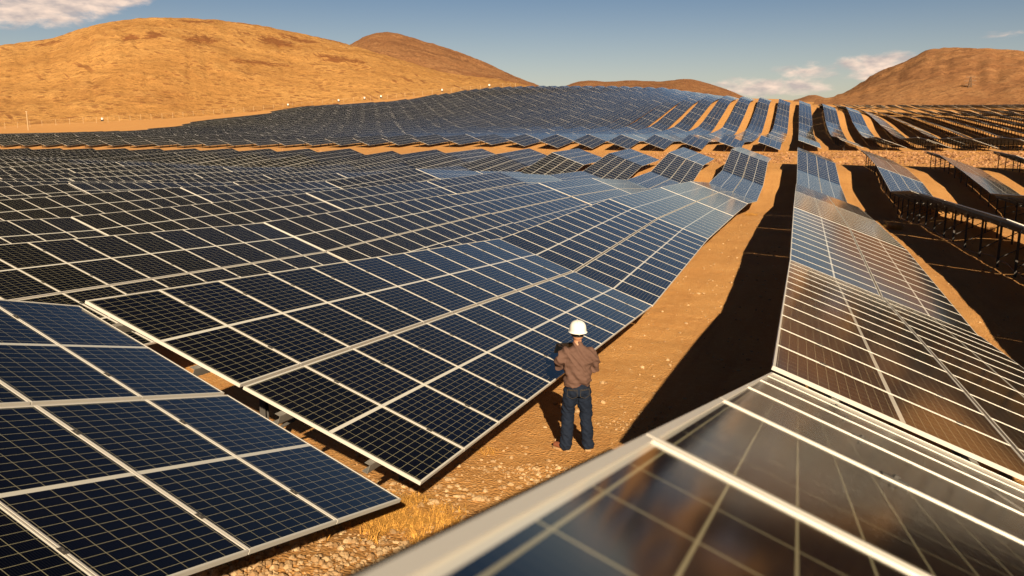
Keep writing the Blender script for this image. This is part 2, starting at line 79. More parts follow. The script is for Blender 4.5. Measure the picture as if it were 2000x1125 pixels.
# ------------------------------------------------------------------ survey data: the rows run along Y in the "farm" frame F, gravity tilts it a little
RM = Matrix(((0.99853793, 0.0, -0.05405557), (-0.00102166, 0.99982138, -0.01887253), (0.05404591, 0.01890016, 0.99835957)))
RMI = RM.transposed(); R4 = RM.to_4x4()
UPF = RMI @ Vector((0, 0, 1))
XR, PITCH, TH, Q, MW = 3.51179, 6.672165, 0.40635, 1.004834, 1.0225
CS = -0.361196          # height change per row that keeps the ground level
CLR = 0.85
NODES = json.loads('''{"Y":[-6.0,6.08,18.49,30.78,43.14,55.71,67.93,80.01,92.0,104.24,113,138.06,152.06,164.39,176.72,189.05,201.38,213.71,226.04,238.37,250.69,263.02,275.36,287.69,300.01,312.35,324.68,337.0,349.34,361.67,374.0,386.33,398.65,410.99,423.31,435.64,447.98,460.31,472.63,484.97,530,600,700],"Z":[[17.49,17.13,16.77,16.41,16.05,15.68,15.32,14.96,14.6,14.24,13.88,13.52,13.16,12.8,12.43,12.07,11.71,11.35,10.99,10.63,10.27,9.91,9.54,9.18,8.82,8.46,8.1,7.74,7.38,7.02,6.65,6.29,5.93,5.57,5.15,4.73,4.31,3.89,3.47,3.04,2.7,2.35,2.0,1.64,1.3,0.99,0.69,0.42,0.02,-0.91,-1.57,-1.93,-2.29,-2.65,-3.02,-3.38,-3.74,-4.1,-4.46,-4.82,-5.18,-5.54,-5.9,-6.27,-6.63],[14.14,13.78,13.42,13.06,12.7,12.33,11.97,11.61,11.25,10.89,10.53,10.17,9.81,9.45,9.08,8.72,8.36,8.0,7.64,7.28,6.92,6.56,6.19,5.83,5.47,5.11,4.75,4.39,4.03,3.67,3.3,2.94,2.58,2.22,1.8,1.38,0.96,0.54,0.12,-0.31,-0.65,-1.0,-1.35,-1.71,-2.05,-2.36,-2.67,-2.99,-3.42,-4.26,-4.92,-5.28,-5.64,-6.0,-6.37,-6.73,-7.09,-7.45,-7.81,-8.17,-8.53,-8.89,-9.25,-9.62,-9.98],[13.67,13.3,12.94,12.58,12.22,11.86,11.5,11.14,10.78,10.41,10.05,9.69,9.33,8.97,8.61,8.25,7.89,7.53,7.16,6.8,6.44,6.08,5.72,5.36,5.0,4.64,4.27,3.91,3.55,3.19,2.83,2.47,2.11,1.75,1.32,0.9,0.48,0.06,-0.36,-0.78,-1.12,-1.47,-1.84,-2.27,-2.73,-3.18,-3.5,-4.02,-4.6,-4.94,-5.56,-5.92,-6.28,-6.64,-7.0,-7.36,-7.72,-8.08,-8.45,-8.81,-9.17,-9.53,-9.89,-10.25,-10.61],[13.12,12.75,12.39,12.03,11.67,11.31,10.95,10.59,10.23,9.86,9.5,9.14,8.78,8.42,8.06,7.7,7.34,6.98,6.61,6.25,5.89,5.53,5.17,4.81,4.45,4.09,3.72,3.36,3.0,2.64,2.28,1.92,1.56,1.2,0.77,0.35,-0.07,-0.49,-0.91,-1.33,-1.68,-2.0,-2.31,-2.63,-3.05,-3.52,-3.83,-4.17,-4.65,-5.23,-5.89,-6.25,-6.61,-6.97,-7.33,-7.69,-8.06,-8.42,-8.78,-9.14,-9.5,-9.86,-10.22,-10.58,-10.95],[12.65,12.29,11.93,11.57,11.21,10.85,10.49,10.13,9.77,9.4,9.04,8.68,8.32,7.96,7.6,7.24,6.88,6.51,6.15,5.79,5.43,5.07,4.71,4.35,3.99,3.62,3.26,2.9,2.54,2.18,1.82,1.46,1.1,0.74,0.31,-0.11,-0.53,-0.95,-1.37,-1.79,-2.27,-2.72,-3.13,-3.47,-3.66,-3.9,-4.22,-4.68,-5.09,-5.75,-6.32,-6.68,-7.05,-7.41,-7.77,-8.13,-8.49,-8.85,-9.21,-9.57,-9.94,-10.3,-10.66,-11.02,-11.38],[12.22,11.85,11.49,11.13,10.77,10.41,10.05,9.69,9.33,8.96,8.6,8.24,7.88,7.52,7.16,6.8,6.44,6.08,5.71,5.35,4.99,4.63,4.27,3.91,3.55,3.19,2.82,2.46,2.1,1.74,1.38,1.02,0.66,0.3,-0.13,-0.55,-0.97,-1.39,-1.81,-2.23,-2.71,-3.18,-3.53,-3.67,-3.58,-4.13,-4.79,-5.24,-5.65,-6.3,-6.86,-7.22,-7.58,-7.95,-8.31,-8.67,-9.03,-9.39,-9.75,-10.11,-10.47,-10.83,-11.2,-11.56,-11.92],[11.31,10.99,10.67,10.35,10.03,9.71,9.39,9.07,8.75,8.43,8.1,7.78,7.46,7.14,6.82,6.5,6.18,5.86,5.54,5.22,4.9,4.58,4.26,3.92,3.58,3.23,2.89,2.54,2.19,1.85,1.5,1.16,0.81,0.37,-0.07,-0.51,-0.95,-1.39,-1.94,-2.49,-3.06,-3.53,-3.86,-4.17,-4.49,-5.07,-5.76,-6.24,-6.55,-7.33,-7.71,-8.08,-8.44,-8.8,-9.16,-9.52,-9.88,-10.24,-10.6,-10.96,-11.33,-11.69,-12.05,-12.41,-12.77],[11.3,10.98,10.65,10.33,10.0,9.67,9.35,9.02,8.7,8.37,8.05,7.72,7.39,7.07,6.74,6.42,6.09,5.77,5.43,5.07,4.7,4.34,3.98,3.62,3.25,2.89,2.53,2.16,1.8,1.44,1.02,0.6,0.18,-0.25,-0.67,-1.09,-1.65,-2.22,-2.8,-3.33,-3.67,-3.63,-3.76,-4.39,-5.3,-5.43,-5.75,-5.95,-6.12,-6.11,-6.72,-7.08,-7.44,-7.8,-8.17,-8.53,-8.89,-9.25,-9.61,-9.97,-10.33,-10.69,-11.06,-11.42,-11.78],[10.66,10.34,10.01,9.69,9.37,9.04,8.72,8.4,8.07,7.75,7.43,7.1,6.78,6.46,6.13,5.79,5.46,5.13,4.79,4.46,4.13,3.79,3.46,3.13,2.79,2.46,2.13,1.79,1.46,1.12,0.79,0.46,0.12,-0.23,-0.57,-0.93,-1.29,-1.66,-2.02,-2.39,-3.19,-3.16,-3.23,-3.63,-3.76,-4.18,-4.4,-4.37,-4.75,-5.55,-5.91,-6.27,-6.63,-6.99,-7.35,-7.71,-8.07,-8.43,-8.8,-9.16,-9.52,-9.88,-10.24,-10.6,-10.96],[10.96,10.63,10.3,9.97,9.64,9.31,8.98,8.65,8.31,7.98,7.65,7.31,6.98,6.64,6.31,5.97,5.64,5.3,4.97,4.63,4.3,3.96,3.62,3.29,2.95,2.62,2.28,1.95,1.61,1.28,0.94,0.6,0.26,-0.09,-0.43,-0.76,-1.09,-1.42,-1.75,-2.08,-2.71,-2.88,-3.11,-3.4,-3.73,-4.07,-4.26,-4.47,-4.92,-5.37,-5.83,-6.19,-6.55,-6.91,-7.27,-7.63,-7.99,-8.36,-8.72,-9.08,-9.44,-9.8,-10.16,-10.52,-10.88],[11.04,10.71,10.38,10.05,9.71,9.38,9.05,8.71,8.38,8.05,7.71,7.37,7.04,6.7,6.36,6.03,5.69,5.36,5.02,4.68,4.35,4.01,3.68,3.35,3.01,2.68,2.35,2.01,1.68,1.35,1.01,0.67,0.33,-0.01,-0.35,-0.67,-1.0,-1.32,-1.63,-1.96,-2.57,-2.86,-3.12,-3.43,-3.76,-4.1,-4.3,-4.58,-5.0,-5.37,-5.81,-6.17,-6.53,-6.89,-7.25,-7.61,-7.97,-8.33,-8.68,-9.04,-9.4,-9.76,-10.12,-10.48,-10.84],[11.16,10.82,10.49,10.15,9.82,9.48,9.15,8.81,8.47,8.14,7.8,7.46,7.13,6.79,6.45,6.11,5.78,5.44,5.1,4.77,4.43,4.1,3.77,3.44,3.11,2.78,2.46,2.14,1.81,1.48,1.16,0.83,0.5,0.17,-0.17,-0.49,-0.82,-1.11,-1.41,-1.73,-2.37,-2.84,-3.21,-3.62,-3.98,-4.34,-4.68,-5.04,-5.18,-5.41,-5.79,-6.15,-6.5,-6.86,-7.21,-7.57,-7.92,-8.27,-8.62,-8.97,-9.33,-9.68,-10.03,-10.38,-10.73],[11.31,10.97,10.63,10.29,9.95,9.62,9.28,8.94,8.6,8.26,7.92,7.58,7.25,6.91,6.57,6.23,5.89,5.55,5.22,4.88,4.54,4.21,3.88,3.56,3.23,2.91,2.58,2.26,1.93,1.61,1.29,0.97,0.65,0.33,0.01,-0.31,-0.63,-0.92,-1.21,-1.53,-2.17,-2.8,-3.24,-3.68,-4.05,-4.42,-4.79,-5.15,-5.21,-5.42,-5.77,-6.12,-6.47,-6.83,-7.18,-7.53,-7.88,-8.23,-8.59,-8.94,-9.29,-9.64,-9.99,-10.35,-10.7],[12.76,12.41,12.06,11.7,11.35,11.0,10.64,10.29,9.94,9.58,9.23,8.88,8.53,8.17,7.82,7.47,7.11,6.76,6.41,6.05,5.68,5.32,4.96,4.59,4.13,3.61,3.09,2.59,2.25,1.9,1.56,1.21,0.95,0.71,0.46,0.21,-0.03,-0.38,-0.73,-1.08,-1.45,-1.84,-2.22,-2.61,-3.0,-3.39,-3.79,-4.23,-4.67,-5.23,-5.6,-5.97,-6.34,-6.71,-7.08,-7.45,-7.82,-8.19,-8.55,-8.9,-9.26,-9.62,-9.97,-10.33,-10.69],[12.72,12.36,12.0,11.64,11.29,10.93,10.57,10.21,9.85,9.49,9.13,8.78,8.42,8.06,7.71,7.39,7.07,6.74,6.42,6.09,5.77,5.45,5.1,4.73,4.32,3.87,3.4,2.94,2.57,2.2,1.83,1.47,1.16,0.85,0.54,0.21,-0.1,-0.47,-0.83,-1.22,-1.61,-2.02,-2.43,-2.84,-3.25,-3.66,-4.04,-4.42,-4.81,-5.42,-5.96,-6.4,-6.75,-7.11,-7.47,-7.82,-8.18,-8.54,-8.89,-9.24,-9.6,-9.95,-10.31,-10.67,-11.02],[12.68,12.31,11.95,11.58,11.22,10.85,10.49,10.12,9.76,9.39,9.03,8.66,8.3,7.93,7.6,7.3,7.01,6.72,6.42,6.13,5.83,5.54,5.2,4.83,4.46,4.08,3.69,3.29,2.91,2.52,2.13,1.74,1.36,0.98,0.59,0.21,-0.17,-0.56,-0.95,-1.37,-1.8,-2.23,-2.66,-3.09,-3.52,-3.95,-4.32,-4.64,-4.96,-5.63,-6.37,-6.88,-7.22,-7.56,-7.9,-8.24,-8.58,-8.92,-9.26,-9.62,-9.97,-10.33,-10.68,-11.04,-11.39],[12.68,12.32,11.95,11.59,11.22,10.85,10.49,10.12,9.76,9.39,9.03,8.66,8.3,7.96,7.65,7.38,7.11,6.84,6.55,6.29,6.02,5.75,5.42,5.06,4.72,4.38,4.02,3.66,3.27,2.87,2.46,2.05,1.63,1.2,0.77,0.32,-0.07,-0.47,-0.86,-1.28,-1.71,-2.14,-2.58,-3.01,-3.44,-3.87,-4.27,-4.6,-4.91,-5.38,-6.1,-6.61,-6.94,-7.28,-7.63,-7.98,-8.33,-8.67,-9.02,-9.38,-9.74,-10.09,-10.45,-10.81,-11.17],[12.7,12.33,11.97,11.6,11.23,10.87,10.5,10.13,9.76,9.4,9.03,8.66,8.33,8.07,7.83,7.62,7.41,7.18,6.9,6.62,6.34,6.06,5.75,5.42,5.07,4.73,4.38,4.02,3.65,3.25,2.82,2.39,1.95,1.51,1.07,0.62,0.21,-0.19,-0.6,-1.02,-1.45,-1.88,-2.32,-2.76,-3.2,-3.64,-4.11,-4.48,-4.77,-4.68,-5.34,-5.9,-6.21,-6.57,-6.93,-7.3,-7.66,-8.02,-8.38,-8.75,-9.12,-9.49,-9.86,-10.23,-10.6],[12.73,12.36,11.99,11.62,11.26,10.89,10.52,10.15,9.78,9.41,9.04,8.67,8.38,8.23,8.08,7.95,7.82,7.65,7.35,7.06,6.76,6.46,6.16,5.85,5.5,5.14,4.79,4.43,4.07,3.67,3.23,2.79,2.34,1.9,1.46,1.04,0.62,0.2,-0.22,-0.65,-1.07,-1.5,-1.95,-2.39,-2.84,-3.3,-3.86,-4.3,-4.55,-3.74,-4.37,-5.05,-5.39,-5.77,-6.15,-6.53,-6.91,-7.29,-7.67,-8.05,-8.43,-8.81,-9.19,-9.57,-9.95],[12.8,12.43,12.06,11.68,11.31,10.94,10.59,10.23,9.88,9.53,9.18,8.83,8.59,8.55,8.5,8.43,8.37,8.22,7.91,7.59,7.28,6.96,6.66,6.35,5.99,5.62,5.26,4.9,4.54,4.15,3.72,3.29,2.85,2.42,1.98,1.57,1.15,0.73,0.31,-0.1,-0.51,-0.93,-1.36,-1.8,-2.23,-2.72,-3.39,-3.88,-4.03,-2.53,-3.21,-4.26,-4.77,-5.16,-5.55,-5.94,-6.33,-6.72,-7.12,-7.51,-7.9,-8.29,-8.68,-9.07,-9.45],[13.02,12.63,12.25,11.87,11.49,11.14,10.87,10.61,10.36,10.11,9.86,9.61,9.44,9.42,9.39,9.34,9.3,9.12,8.75,8.39,8.03,7.68,7.32,6.98,6.59,6.21,5.82,5.43,5.04,4.7,4.32,3.94,3.56,3.17,2.79,2.42,2.05,1.68,1.31,0.93,0.57,0.21,-0.15,-0.52,-0.87,-1.42,-2.17,-2.7,-2.54,-0.47,-1.45,-3.36,-4.2,-4.6,-5.0,-5.4,-5.8,-6.2,-6.6,-7.0,-7.4,-7.8,-8.2,-8.6,-8.99],[13.32,12.93,12.54,12.15,11.77,11.45,11.31,11.18,11.06,10.95,10.84,10.72,10.61,10.56,10.51,10.45,10.39,10.15,9.73,9.32,8.91,8.5,8.1,7.71,7.29,6.88,6.46,6.04,5.62,5.32,5.01,4.7,4.39,4.08,3.77,3.46,3.16,2.85,2.55,2.22,1.94,1.67,1.4,1.13,0.87,0.26,-0.55,-1.09,-0.65,1.56,0.27,-2.45,-3.64,-4.05,-4.46,-4.87,-5.28,-5.69,-6.1,-6.51,-6.92,-7.33,-7.73,-8.14,-8.54],[13.66,13.28,12.89,12.51,12.12,11.83,11.83,11.82,11.82,11.81,11.8,11.78,11.7,11.63,11.55,11.47,11.39,11.11,10.67,10.23,9.78,9.34,8.9,8.47,8.04,7.6,7.17,6.74,6.3,6.04,5.79,5.54,5.28,5.03,4.78,4.52,4.27,4.01,3.76,3.51,3.3,3.11,2.92,2.74,2.55,1.9,1.07,0.5,0.98,2.55,1.22,-1.64,-3.08,-3.5,-3.92,-4.33,-4.75,-5.17,-5.59,-6.0,-6.42,-6.84,-7.26,-7.67,-8.08],[14.04,13.73,13.42,13.11,12.8,12.58,12.64,12.68,12.71,12.73,12.75,12.75,12.67,12.54,12.41,12.29,12.18,11.92,11.51,11.06,10.61,10.16,9.72,9.28,8.83,8.39,7.99,7.59,7.18,6.94,6.71,6.47,6.24,6.02,5.8,5.58,5.36,5.14,4.91,4.76,4.65,4.56,4.48,4.39,4.29,3.69,2.97,2.36,2.43,2.67,1.51,-0.93,-2.49,-2.91,-3.34,-3.76,-4.19,-4.62,-5.04,-5.47,-5.89,-6.32,-6.75,-7.17,-7.58],[14.52,14.34,14.16,14.0,13.83,13.72,13.75,13.77,13.79,13.78,13.77,13.76,13.66,13.46,13.26,13.08,12.92,12.68,12.33,11.9,11.46,11.03,10.59,10.15,9.7,9.26,8.92,8.59,8.26,8.01,7.77,7.53,7.31,7.11,6.91,6.71,6.52,6.32,6.11,6.08,6.07,6.11,6.12,6.14,6.12,5.61,5.07,4.41,3.85,2.75,1.7,-0.27,-1.9,-2.32,-2.75,-3.18,-3.62,-4.05,-4.49,-4.92,-5.35,-5.79,-6.22,-6.65,-7.08],[15.07,15.02,14.97,14.93,14.89,14.86,14.85,14.84,14.82,14.8,14.78,14.75,14.65,14.41,14.17,13.95,13.74,13.51,13.21,12.78,12.36,11.93,11.51,11.08,10.65,10.21,9.94,9.68,9.42,9.17,8.92,8.68,8.45,8.26,8.08,7.89,7.71,7.52,7.33,7.39,7.45,7.54,7.58,7.62,7.55,7.06,6.57,5.76,4.72,2.82,1.85,0.27,-1.35,-1.78,-2.22,-2.66,-3.1,-3.54,-3.98,-4.43,-4.87,-5.31,-5.75,-6.19,-6.63],[15.75,15.75,15.76,15.75,15.74,15.72,15.69,15.66,15.64,15.65,15.66,15.67,15.63,15.46,15.29,15.06,14.78,14.51,14.19,13.76,13.33,12.9,12.47,12.06,11.67,11.29,11.06,10.84,10.61,10.37,10.14,9.9,9.67,9.48,9.3,9.11,8.93,8.74,8.59,8.66,8.73,8.73,8.66,8.59,8.3,7.66,7.01,5.93,4.77,2.92,1.98,0.65,-0.87,-1.35,-1.8,-2.24,-2.69,-3.14,-3.59,-4.04,-4.49,-4.94,-5.39,-5.83,-6.28],[16.63,16.61,16.59,16.55,16.51,16.46,16.41,16.36,16.32,16.39,16.46,16.54,16.6,16.61,16.63,16.47,16.08,15.7,15.3,14.85,14.4,13.95,13.5,13.11,12.82,12.53,12.32,12.11,11.9,11.69,11.47,11.24,11.01,10.81,10.6,10.4,10.2,10.0,9.9,9.91,9.95,9.77,9.54,9.34,8.84,8.06,7.24,5.95,4.65,3.03,2.08,0.94,-0.44,-0.99,-1.45,-1.9,-2.36,-2.81,-3.27,-3.73,-4.18,-4.64,-5.09,-5.55,-6.01],[17.47,17.42,17.37,17.31,17.25,17.2,17.14,17.09,17.05,17.17,17.3,17.42,17.55,17.67,17.79,17.67,17.24,16.8,16.36,15.92,15.48,15.04,14.61,14.24,14.04,13.84,13.64,13.43,13.23,13.03,12.83,12.61,12.38,12.15,11.92,11.69,11.46,11.23,11.16,11.1,11.03,10.68,10.26,9.84,9.1,8.23,7.33,5.96,4.57,3.17,2.19,1.21,-0.03,-0.64,-1.1,-1.56,-2.02,-2.48,-2.94,-3.41,-3.87,-4.33,-4.79,-5.25,-5.71],[18.13,18.06,17.98,17.97,17.97,17.96,17.96,17.95,17.97,18.14,18.29,18.36,18.44,18.52,18.59,18.45,18.04,17.64,17.27,16.9,16.54,16.16,15.79,15.49,15.32,15.15,14.95,14.75,14.56,14.36,14.17,13.96,13.72,13.46,13.2,12.95,12.69,12.44,12.34,12.23,12.0,11.5,10.88,10.14,9.13,8.23,7.3,5.96,4.6,3.34,2.37,1.48,0.38,-0.26,-0.72,-1.18,-1.64,-2.11,-2.57,-3.03,-3.5,-3.96,-4.42,-4.88,-5.35],[18.71,18.61,18.51,18.56,18.64,18.73,18.81,18.91,19.01,19.23,19.4,19.35,19.3,19.27,19.23,19.06,18.7,18.36,18.1,17.84,17.58,17.31,17.05,16.84,16.68,16.5,16.3,16.09,15.89,15.7,15.52,15.32,15.08,14.78,14.48,14.2,13.92,13.65,13.47,13.34,12.9,12.29,11.46,10.37,9.15,8.21,7.24,5.97,4.66,3.55,2.61,1.74,0.77,0.13,-0.33,-0.79,-1.25,-1.71,-2.17,-2.64,-3.1,-3.56,-4.02,-4.48,-4.94],[19.29,19.16,19.05,19.16,19.33,19.51,19.68,19.87,20.07,20.31,20.48,20.31,20.14,19.99,19.84,19.63,19.34,19.07,18.93,18.79,18.65,18.51,18.37,18.25,18.1,17.9,17.68,17.47,17.26,17.07,16.88,16.68,16.43,16.09,15.75,15.44,15.12,14.81,14.54,14.35,13.69,12.95,11.93,10.55,9.16,8.2,7.18,5.97,4.75,3.77,2.87,2.01,1.16,0.52,0.06,-0.39,-0.85,-1.31,-1.77,-2.23,-2.69,-3.15,-3.61,-4.06,-4.52],[19.94,19.82,19.69,19.86,20.09,20.32,20.55,20.78,21.01,21.25,21.39,21.17,20.96,20.74,20.53,20.31,20.09,19.9,19.87,19.84,19.81,19.78,19.74,19.71,19.58,19.36,19.14,18.92,18.7,18.48,18.26,18.05,17.77,17.39,17.02,16.65,16.27,15.9,15.54,15.19,14.3,13.38,12.19,10.68,9.19,8.2,7.14,5.98,4.85,3.99,3.14,2.29,1.53,0.91,0.45,-0.01,-0.46,-0.92,-1.37,-1.83,-2.29,-2.74,-3.2,-3.65,-4.11],[20.74,20.65,20.55,20.73,20.95,21.16,21.38,21.57,21.76,21.94,22.05,21.88,21.71,21.54,21.37,21.2,21.07,20.95,20.99,21.05,21.11,21.17,21.24,21.3,21.24,21.03,20.83,20.63,20.42,20.14,19.87,19.59,19.27,18.87,18.46,18.0,17.52,17.05,16.58,15.9,14.78,13.62,12.29,10.76,9.26,8.23,7.17,6.03,4.95,4.19,3.4,2.6,1.91,1.29,0.84,0.38,-0.07,-0.53,-0.98,-1.43,-1.89,-2.34,-2.79,-3.25,-3.7],[21.65,21.63,21.61,21.74,21.89,22.05,22.19,22.3,22.41,22.52,22.58,22.48,22.42,22.36,22.3,22.24,22.21,22.19,22.27,22.4,22.54,22.68,22.84,23.0,23.05,22.87,22.7,22.54,22.34,21.97,21.61,21.25,20.87,20.44,20.02,19.43,18.81,18.22,17.63,16.55,15.19,13.82,12.36,10.81,9.38,8.33,7.27,6.15,5.09,4.38,3.66,2.95,2.28,1.67,1.22,0.77,0.32,-0.13,-0.58,-1.03,-1.49,-1.94,-2.39,-2.84,-3.29],[22.63,22.68,22.73,22.81,22.89,22.97,23.05,23.08,23.11,23.15,23.17,23.16,23.19,23.25,23.3,23.35,23.41,23.47,23.58,23.76,23.95,24.14,24.34,24.54,24.66,24.44,24.24,24.04,23.8,23.34,22.88,22.42,21.97,21.5,21.04,20.37,19.66,18.97,18.28,16.93,15.43,13.92,12.4,10.87,9.53,8.46,7.39,6.3,5.25,4.59,3.94,3.28,2.64,2.03,1.58,1.13,0.68,0.24,-0.21,-0.66,-1.11,-1.56,-2.0,-2.45,-2.9],[23.66,23.74,23.83,23.88,23.94,23.99,24.04,24.04,24.03,24.03,24.03,24.08,24.19,24.31,24.43,24.55,24.66,24.77,24.91,25.12,25.32,25.51,25.66,25.81,25.88,25.53,25.18,24.81,24.42,23.88,23.34,22.8,22.26,21.73,21.2,20.52,19.82,19.09,18.31,16.94,15.43,13.92,12.43,10.96,9.68,8.6,7.53,6.47,5.43,4.82,4.21,3.59,2.96,2.35,1.9,1.46,1.01,0.56,0.12,-0.33,-0.77,-1.22,-1.66,-2.11,-2.56],[24.82,24.91,25.0,25.06,25.11,25.15,25.2,25.21,25.22,25.23,25.26,25.36,25.5,25.66,25.82,25.98,26.13,26.28,26.44,26.65,26.87,27.01,27.06,27.09,27.07,26.53,25.97,25.4,24.85,24.24,23.62,23.01,22.4,21.82,21.24,20.57,19.89,19.14,18.2,16.82,15.33,13.85,12.46,11.08,9.87,8.8,7.74,6.7,5.67,5.08,4.48,3.88,3.27,2.67,2.2,1.75,1.31,0.87,0.42,-0.02,-0.46,-0.91,-1.35,-1.79,-2.24],[26.02,26.1,26.19,26.25,26.31,26.36,26.41,26.46,26.52,26.57,26.64,26.77,26.93,27.1,27.28,27.45,27.62,27.79,27.96,28.17,28.38,28.45,28.36,28.27,28.14,27.41,26.64,25.88,25.18,24.51,23.84,23.17,22.5,21.88,21.27,20.61,19.94,19.17,18.04,16.65,15.2,13.75,12.47,11.21,10.08,9.03,7.98,6.95,5.94,5.36,4.76,4.17,3.56,2.96,2.48,2.03,1.59,1.15,0.71,0.27,-0.17,-0.61,-1.05,-1.5,-1.94],[27.16,27.22,27.3,27.37,27.43,27.49,27.56,27.64,27.74,27.84,27.95,28.09,28.25,28.41,28.57,28.73,28.89,29.06,29.23,29.41,29.6,29.59,29.38,29.16,28.93,28.06,27.14,26.23,25.43,24.72,24.0,23.29,22.59,21.94,21.3,20.63,19.97,19.19,17.89,16.5,15.08,13.66,12.49,11.35,10.29,9.26,8.23,7.22,6.22,5.63,5.04,4.44,3.84,3.25,2.74,2.3,1.87,1.43,0.99,0.55,0.11,-0.33,-0.77,-1.21,-1.65],[30.11,30.13,30.16,30.19,30.22,30.25,30.28,30.36,30.45,30.53,30.59,30.62,30.64,30.65,30.66,30.66,30.66,30.65,30.63,30.6,30.56,30.36,30.02,29.67,29.33,28.54,27.71,26.82,26.0,25.27,24.53,23.78,23.01,22.25,21.49,20.78,20.05,19.2,17.81,16.43,15.06,13.68,12.66,11.84,10.92,9.95,8.98,8.01,7.06,6.49,5.93,5.36,4.79,4.21,3.69,3.25,2.81,2.38,1.94,1.5,1.07,0.63,0.19,-0.24,-0.68],[33.45,33.39,33.34,33.3,33.25,33.2,33.15,33.14,33.13,33.11,33.01,32.84,32.65,32.46,32.26,32.05,31.84,31.61,31.38,31.13,30.88,30.54,30.13,29.72,29.32,28.69,28.03,27.28,26.54,25.86,25.17,24.46,23.73,22.86,21.91,21.03,20.12,19.13,17.81,16.57,15.4,14.23,13.32,12.6,11.76,10.86,9.97,9.08,8.21,7.68,7.16,6.63,6.11,5.57,5.07,4.62,4.17,3.74,3.3,2.86,2.42,1.99,1.55,1.11,0.67],[37.67,37.51,37.34,37.18,37.02,36.85,36.69,36.52,36.36,36.2,35.86,35.39,34.92,34.45,33.98,33.52,33.05,32.58,32.11,31.64,31.17,30.7,30.23,29.76,29.3,28.83,28.35,27.75,27.15,26.56,25.96,25.36,24.76,23.77,22.58,21.39,20.21,19.02,17.83,16.84,16.05,15.26,14.47,13.69,12.9,12.11,11.33,10.54,9.78,9.31,8.85,8.38,7.91,7.45,6.98,6.51,6.06,5.61,5.17,4.73,4.29,3.85,3.41,2.97,2.53]],"k0":-48}''')
NY, NZ, K0 = NODES['Y'], NODES['Z'], NODES['k0']
KN = len(NZ[0])
def zrow(J, kf):
    i = kf - K0; row = NZ[J]
    if i <= 0: return row[0] + CS * i
    if i >= KN - 1: return row[-1] + CS * (i - KN + 1)
    a = int(i); t = i - a
    return row[a] * (1 - t) + row[a + 1] * t
def zlow(x, y):
    kf = (x - XR) / PITCH
    if y <= NY[0]: return zrow(0, kf)
    if y >= NY[-1]: return zrow(len(NY) - 1, kf) + (y - NY[-1]) * 0.021
    lo, hi = 0, len(NY) - 1
    while hi - lo > 1:
        m = (lo + hi) // 2
        if NY[m] <= y: lo = m
        else: hi = m
    t = (y - NY[lo]) / (NY[hi] - NY[lo])
    return zrow(lo, kf) * (1 - t) + zrow(hi, kf) * t
def fbm(x, y, z=0.0, o=4):
    s = 0; a = 1; f = 1
    for _ in range(o):
        s += a * noise.noise((x * f, y * f, z + f)); a *= .5; f *= 2.03
    return s
def smooth(a, b, t):
    t = min(1, max(0, (t - a) / (b - a))); return t * t * (3 - 2 * t)
def ground_F(x, y):
    z = zlow(x, y) - CLR - 0.12 * smooth(XR + .6, XR + PITCH - 1.5, x) * (1 - smooth(50, 70, y)) + 0.28 * smooth(60, 160, y) + 0.45 * smooth(XR + 3.2, XR + 5.2, x) * (1 - smooth(90, 110, y)) + 0.34 * math.exp(-((x + 4.2) ** 2 / 7 + (y - 5.4) ** 2 / 5))
    z += 0.05 * fbm(x * .35, y * .35, 3, 3) + 0.02 * fbm(x * 1.7, y * 1.7, 9, 3)
    if y < 60: z += 0.012 * noise.noise((x * 6, y * 6, 0)) + 0.008 * noise.noise((x * 13, y * 13, 5))
    # gravel berm along the service road between the two blocks, rutted track between the rows
    if 100 < y < 160 and x > -30: z += 0.35 * fbm(x * .3, y * .3, 21, 3) * smooth(106, 112, y) * (1 - smooth(140, 152, y)) * smooth(-30, -8, x)
    return z
def ground_W(xw, yw):
    x, y = xw, yw
    for _ in range(4):
        z = ground_F(x, y); p = RM @ Vector((x, y, z)); x += xw - p.x; y += yw - p.y
    return (RM @ Vector((x, y, ground_F(x, y)))).z

# ------------------------------------------------------------------ helpers
def tag(o, label=None, cat=None, group=None, kind=None):
    if label: o['label'] = label
    if cat: o['category'] = cat
    if group: o['group'] = group
    if kind: o['kind'] = kind
    return o
def link(name, me, parent=None, mat=None):
    o = bpy.data.objects.new(name, me); C.objects.link(o)
    if parent: o.parent = parent
    if mat is not None:
        me.materials.clear(); me.materials.append(mat)
    return o
def box_bm(bm, x0, x1, y0, y1, z0, z1, mi=0):
    vs = [bm.verts.new(p) for p in ((x0,y0,z0),(x1,y0,z0),(x1,y1,z0),(x0,y1,z0),(x0,y0,z1),(x1,y0,z1),(x1,y1,z1),(x0,y1,z1))]
    fs = []
    for f in ((0,3,2,1),(4,5,6,7),(0,1,5,4),(1,2,6,5),(2,3,7,6),(3,0,4,7)):
        fc = bm.faces.new([vs[i] for i in f]); fc.material_index = mi; fs.append(fc)
    return fs
def bar_bm(bm, a, b, wx, wy, up=Vector((0, 0, 1))):
    a = Vector(a); b = Vector(b); d = (b - a).normalized()
    x = d.cross(up)
    if x.length < 1e-4: x = d.cross(Vector((1, 0, 0)))
    x.normalize(); y = x.cross(d)
    v = []
    for p in (a, b):
        for sx_, sy_ in ((-1,-1),(1,-1),(1,1),(-1,1)): v.append(bm.verts.new(p + x * wx * .5 * sx_ + y * wy * .5 * sy_))
    for f in ((3,2,1,0),(4,5,6,7),(0,1,5,4),(1,2,6,5),(2,3,7,6),(3,0,4,7)): bm.faces.new([v[i] for i in f])
def mesh_from(name, fn, mat=None):
    bm = bmesh.new(); fn(bm); me = bpy.data.meshes.new(name); bm.normal_update(); bm.to_mesh(me); bm.free()
    if mat:
        for m in (mat if isinstance(mat, (list, tuple)) else [mat]): me.materials.append(m)
    return me
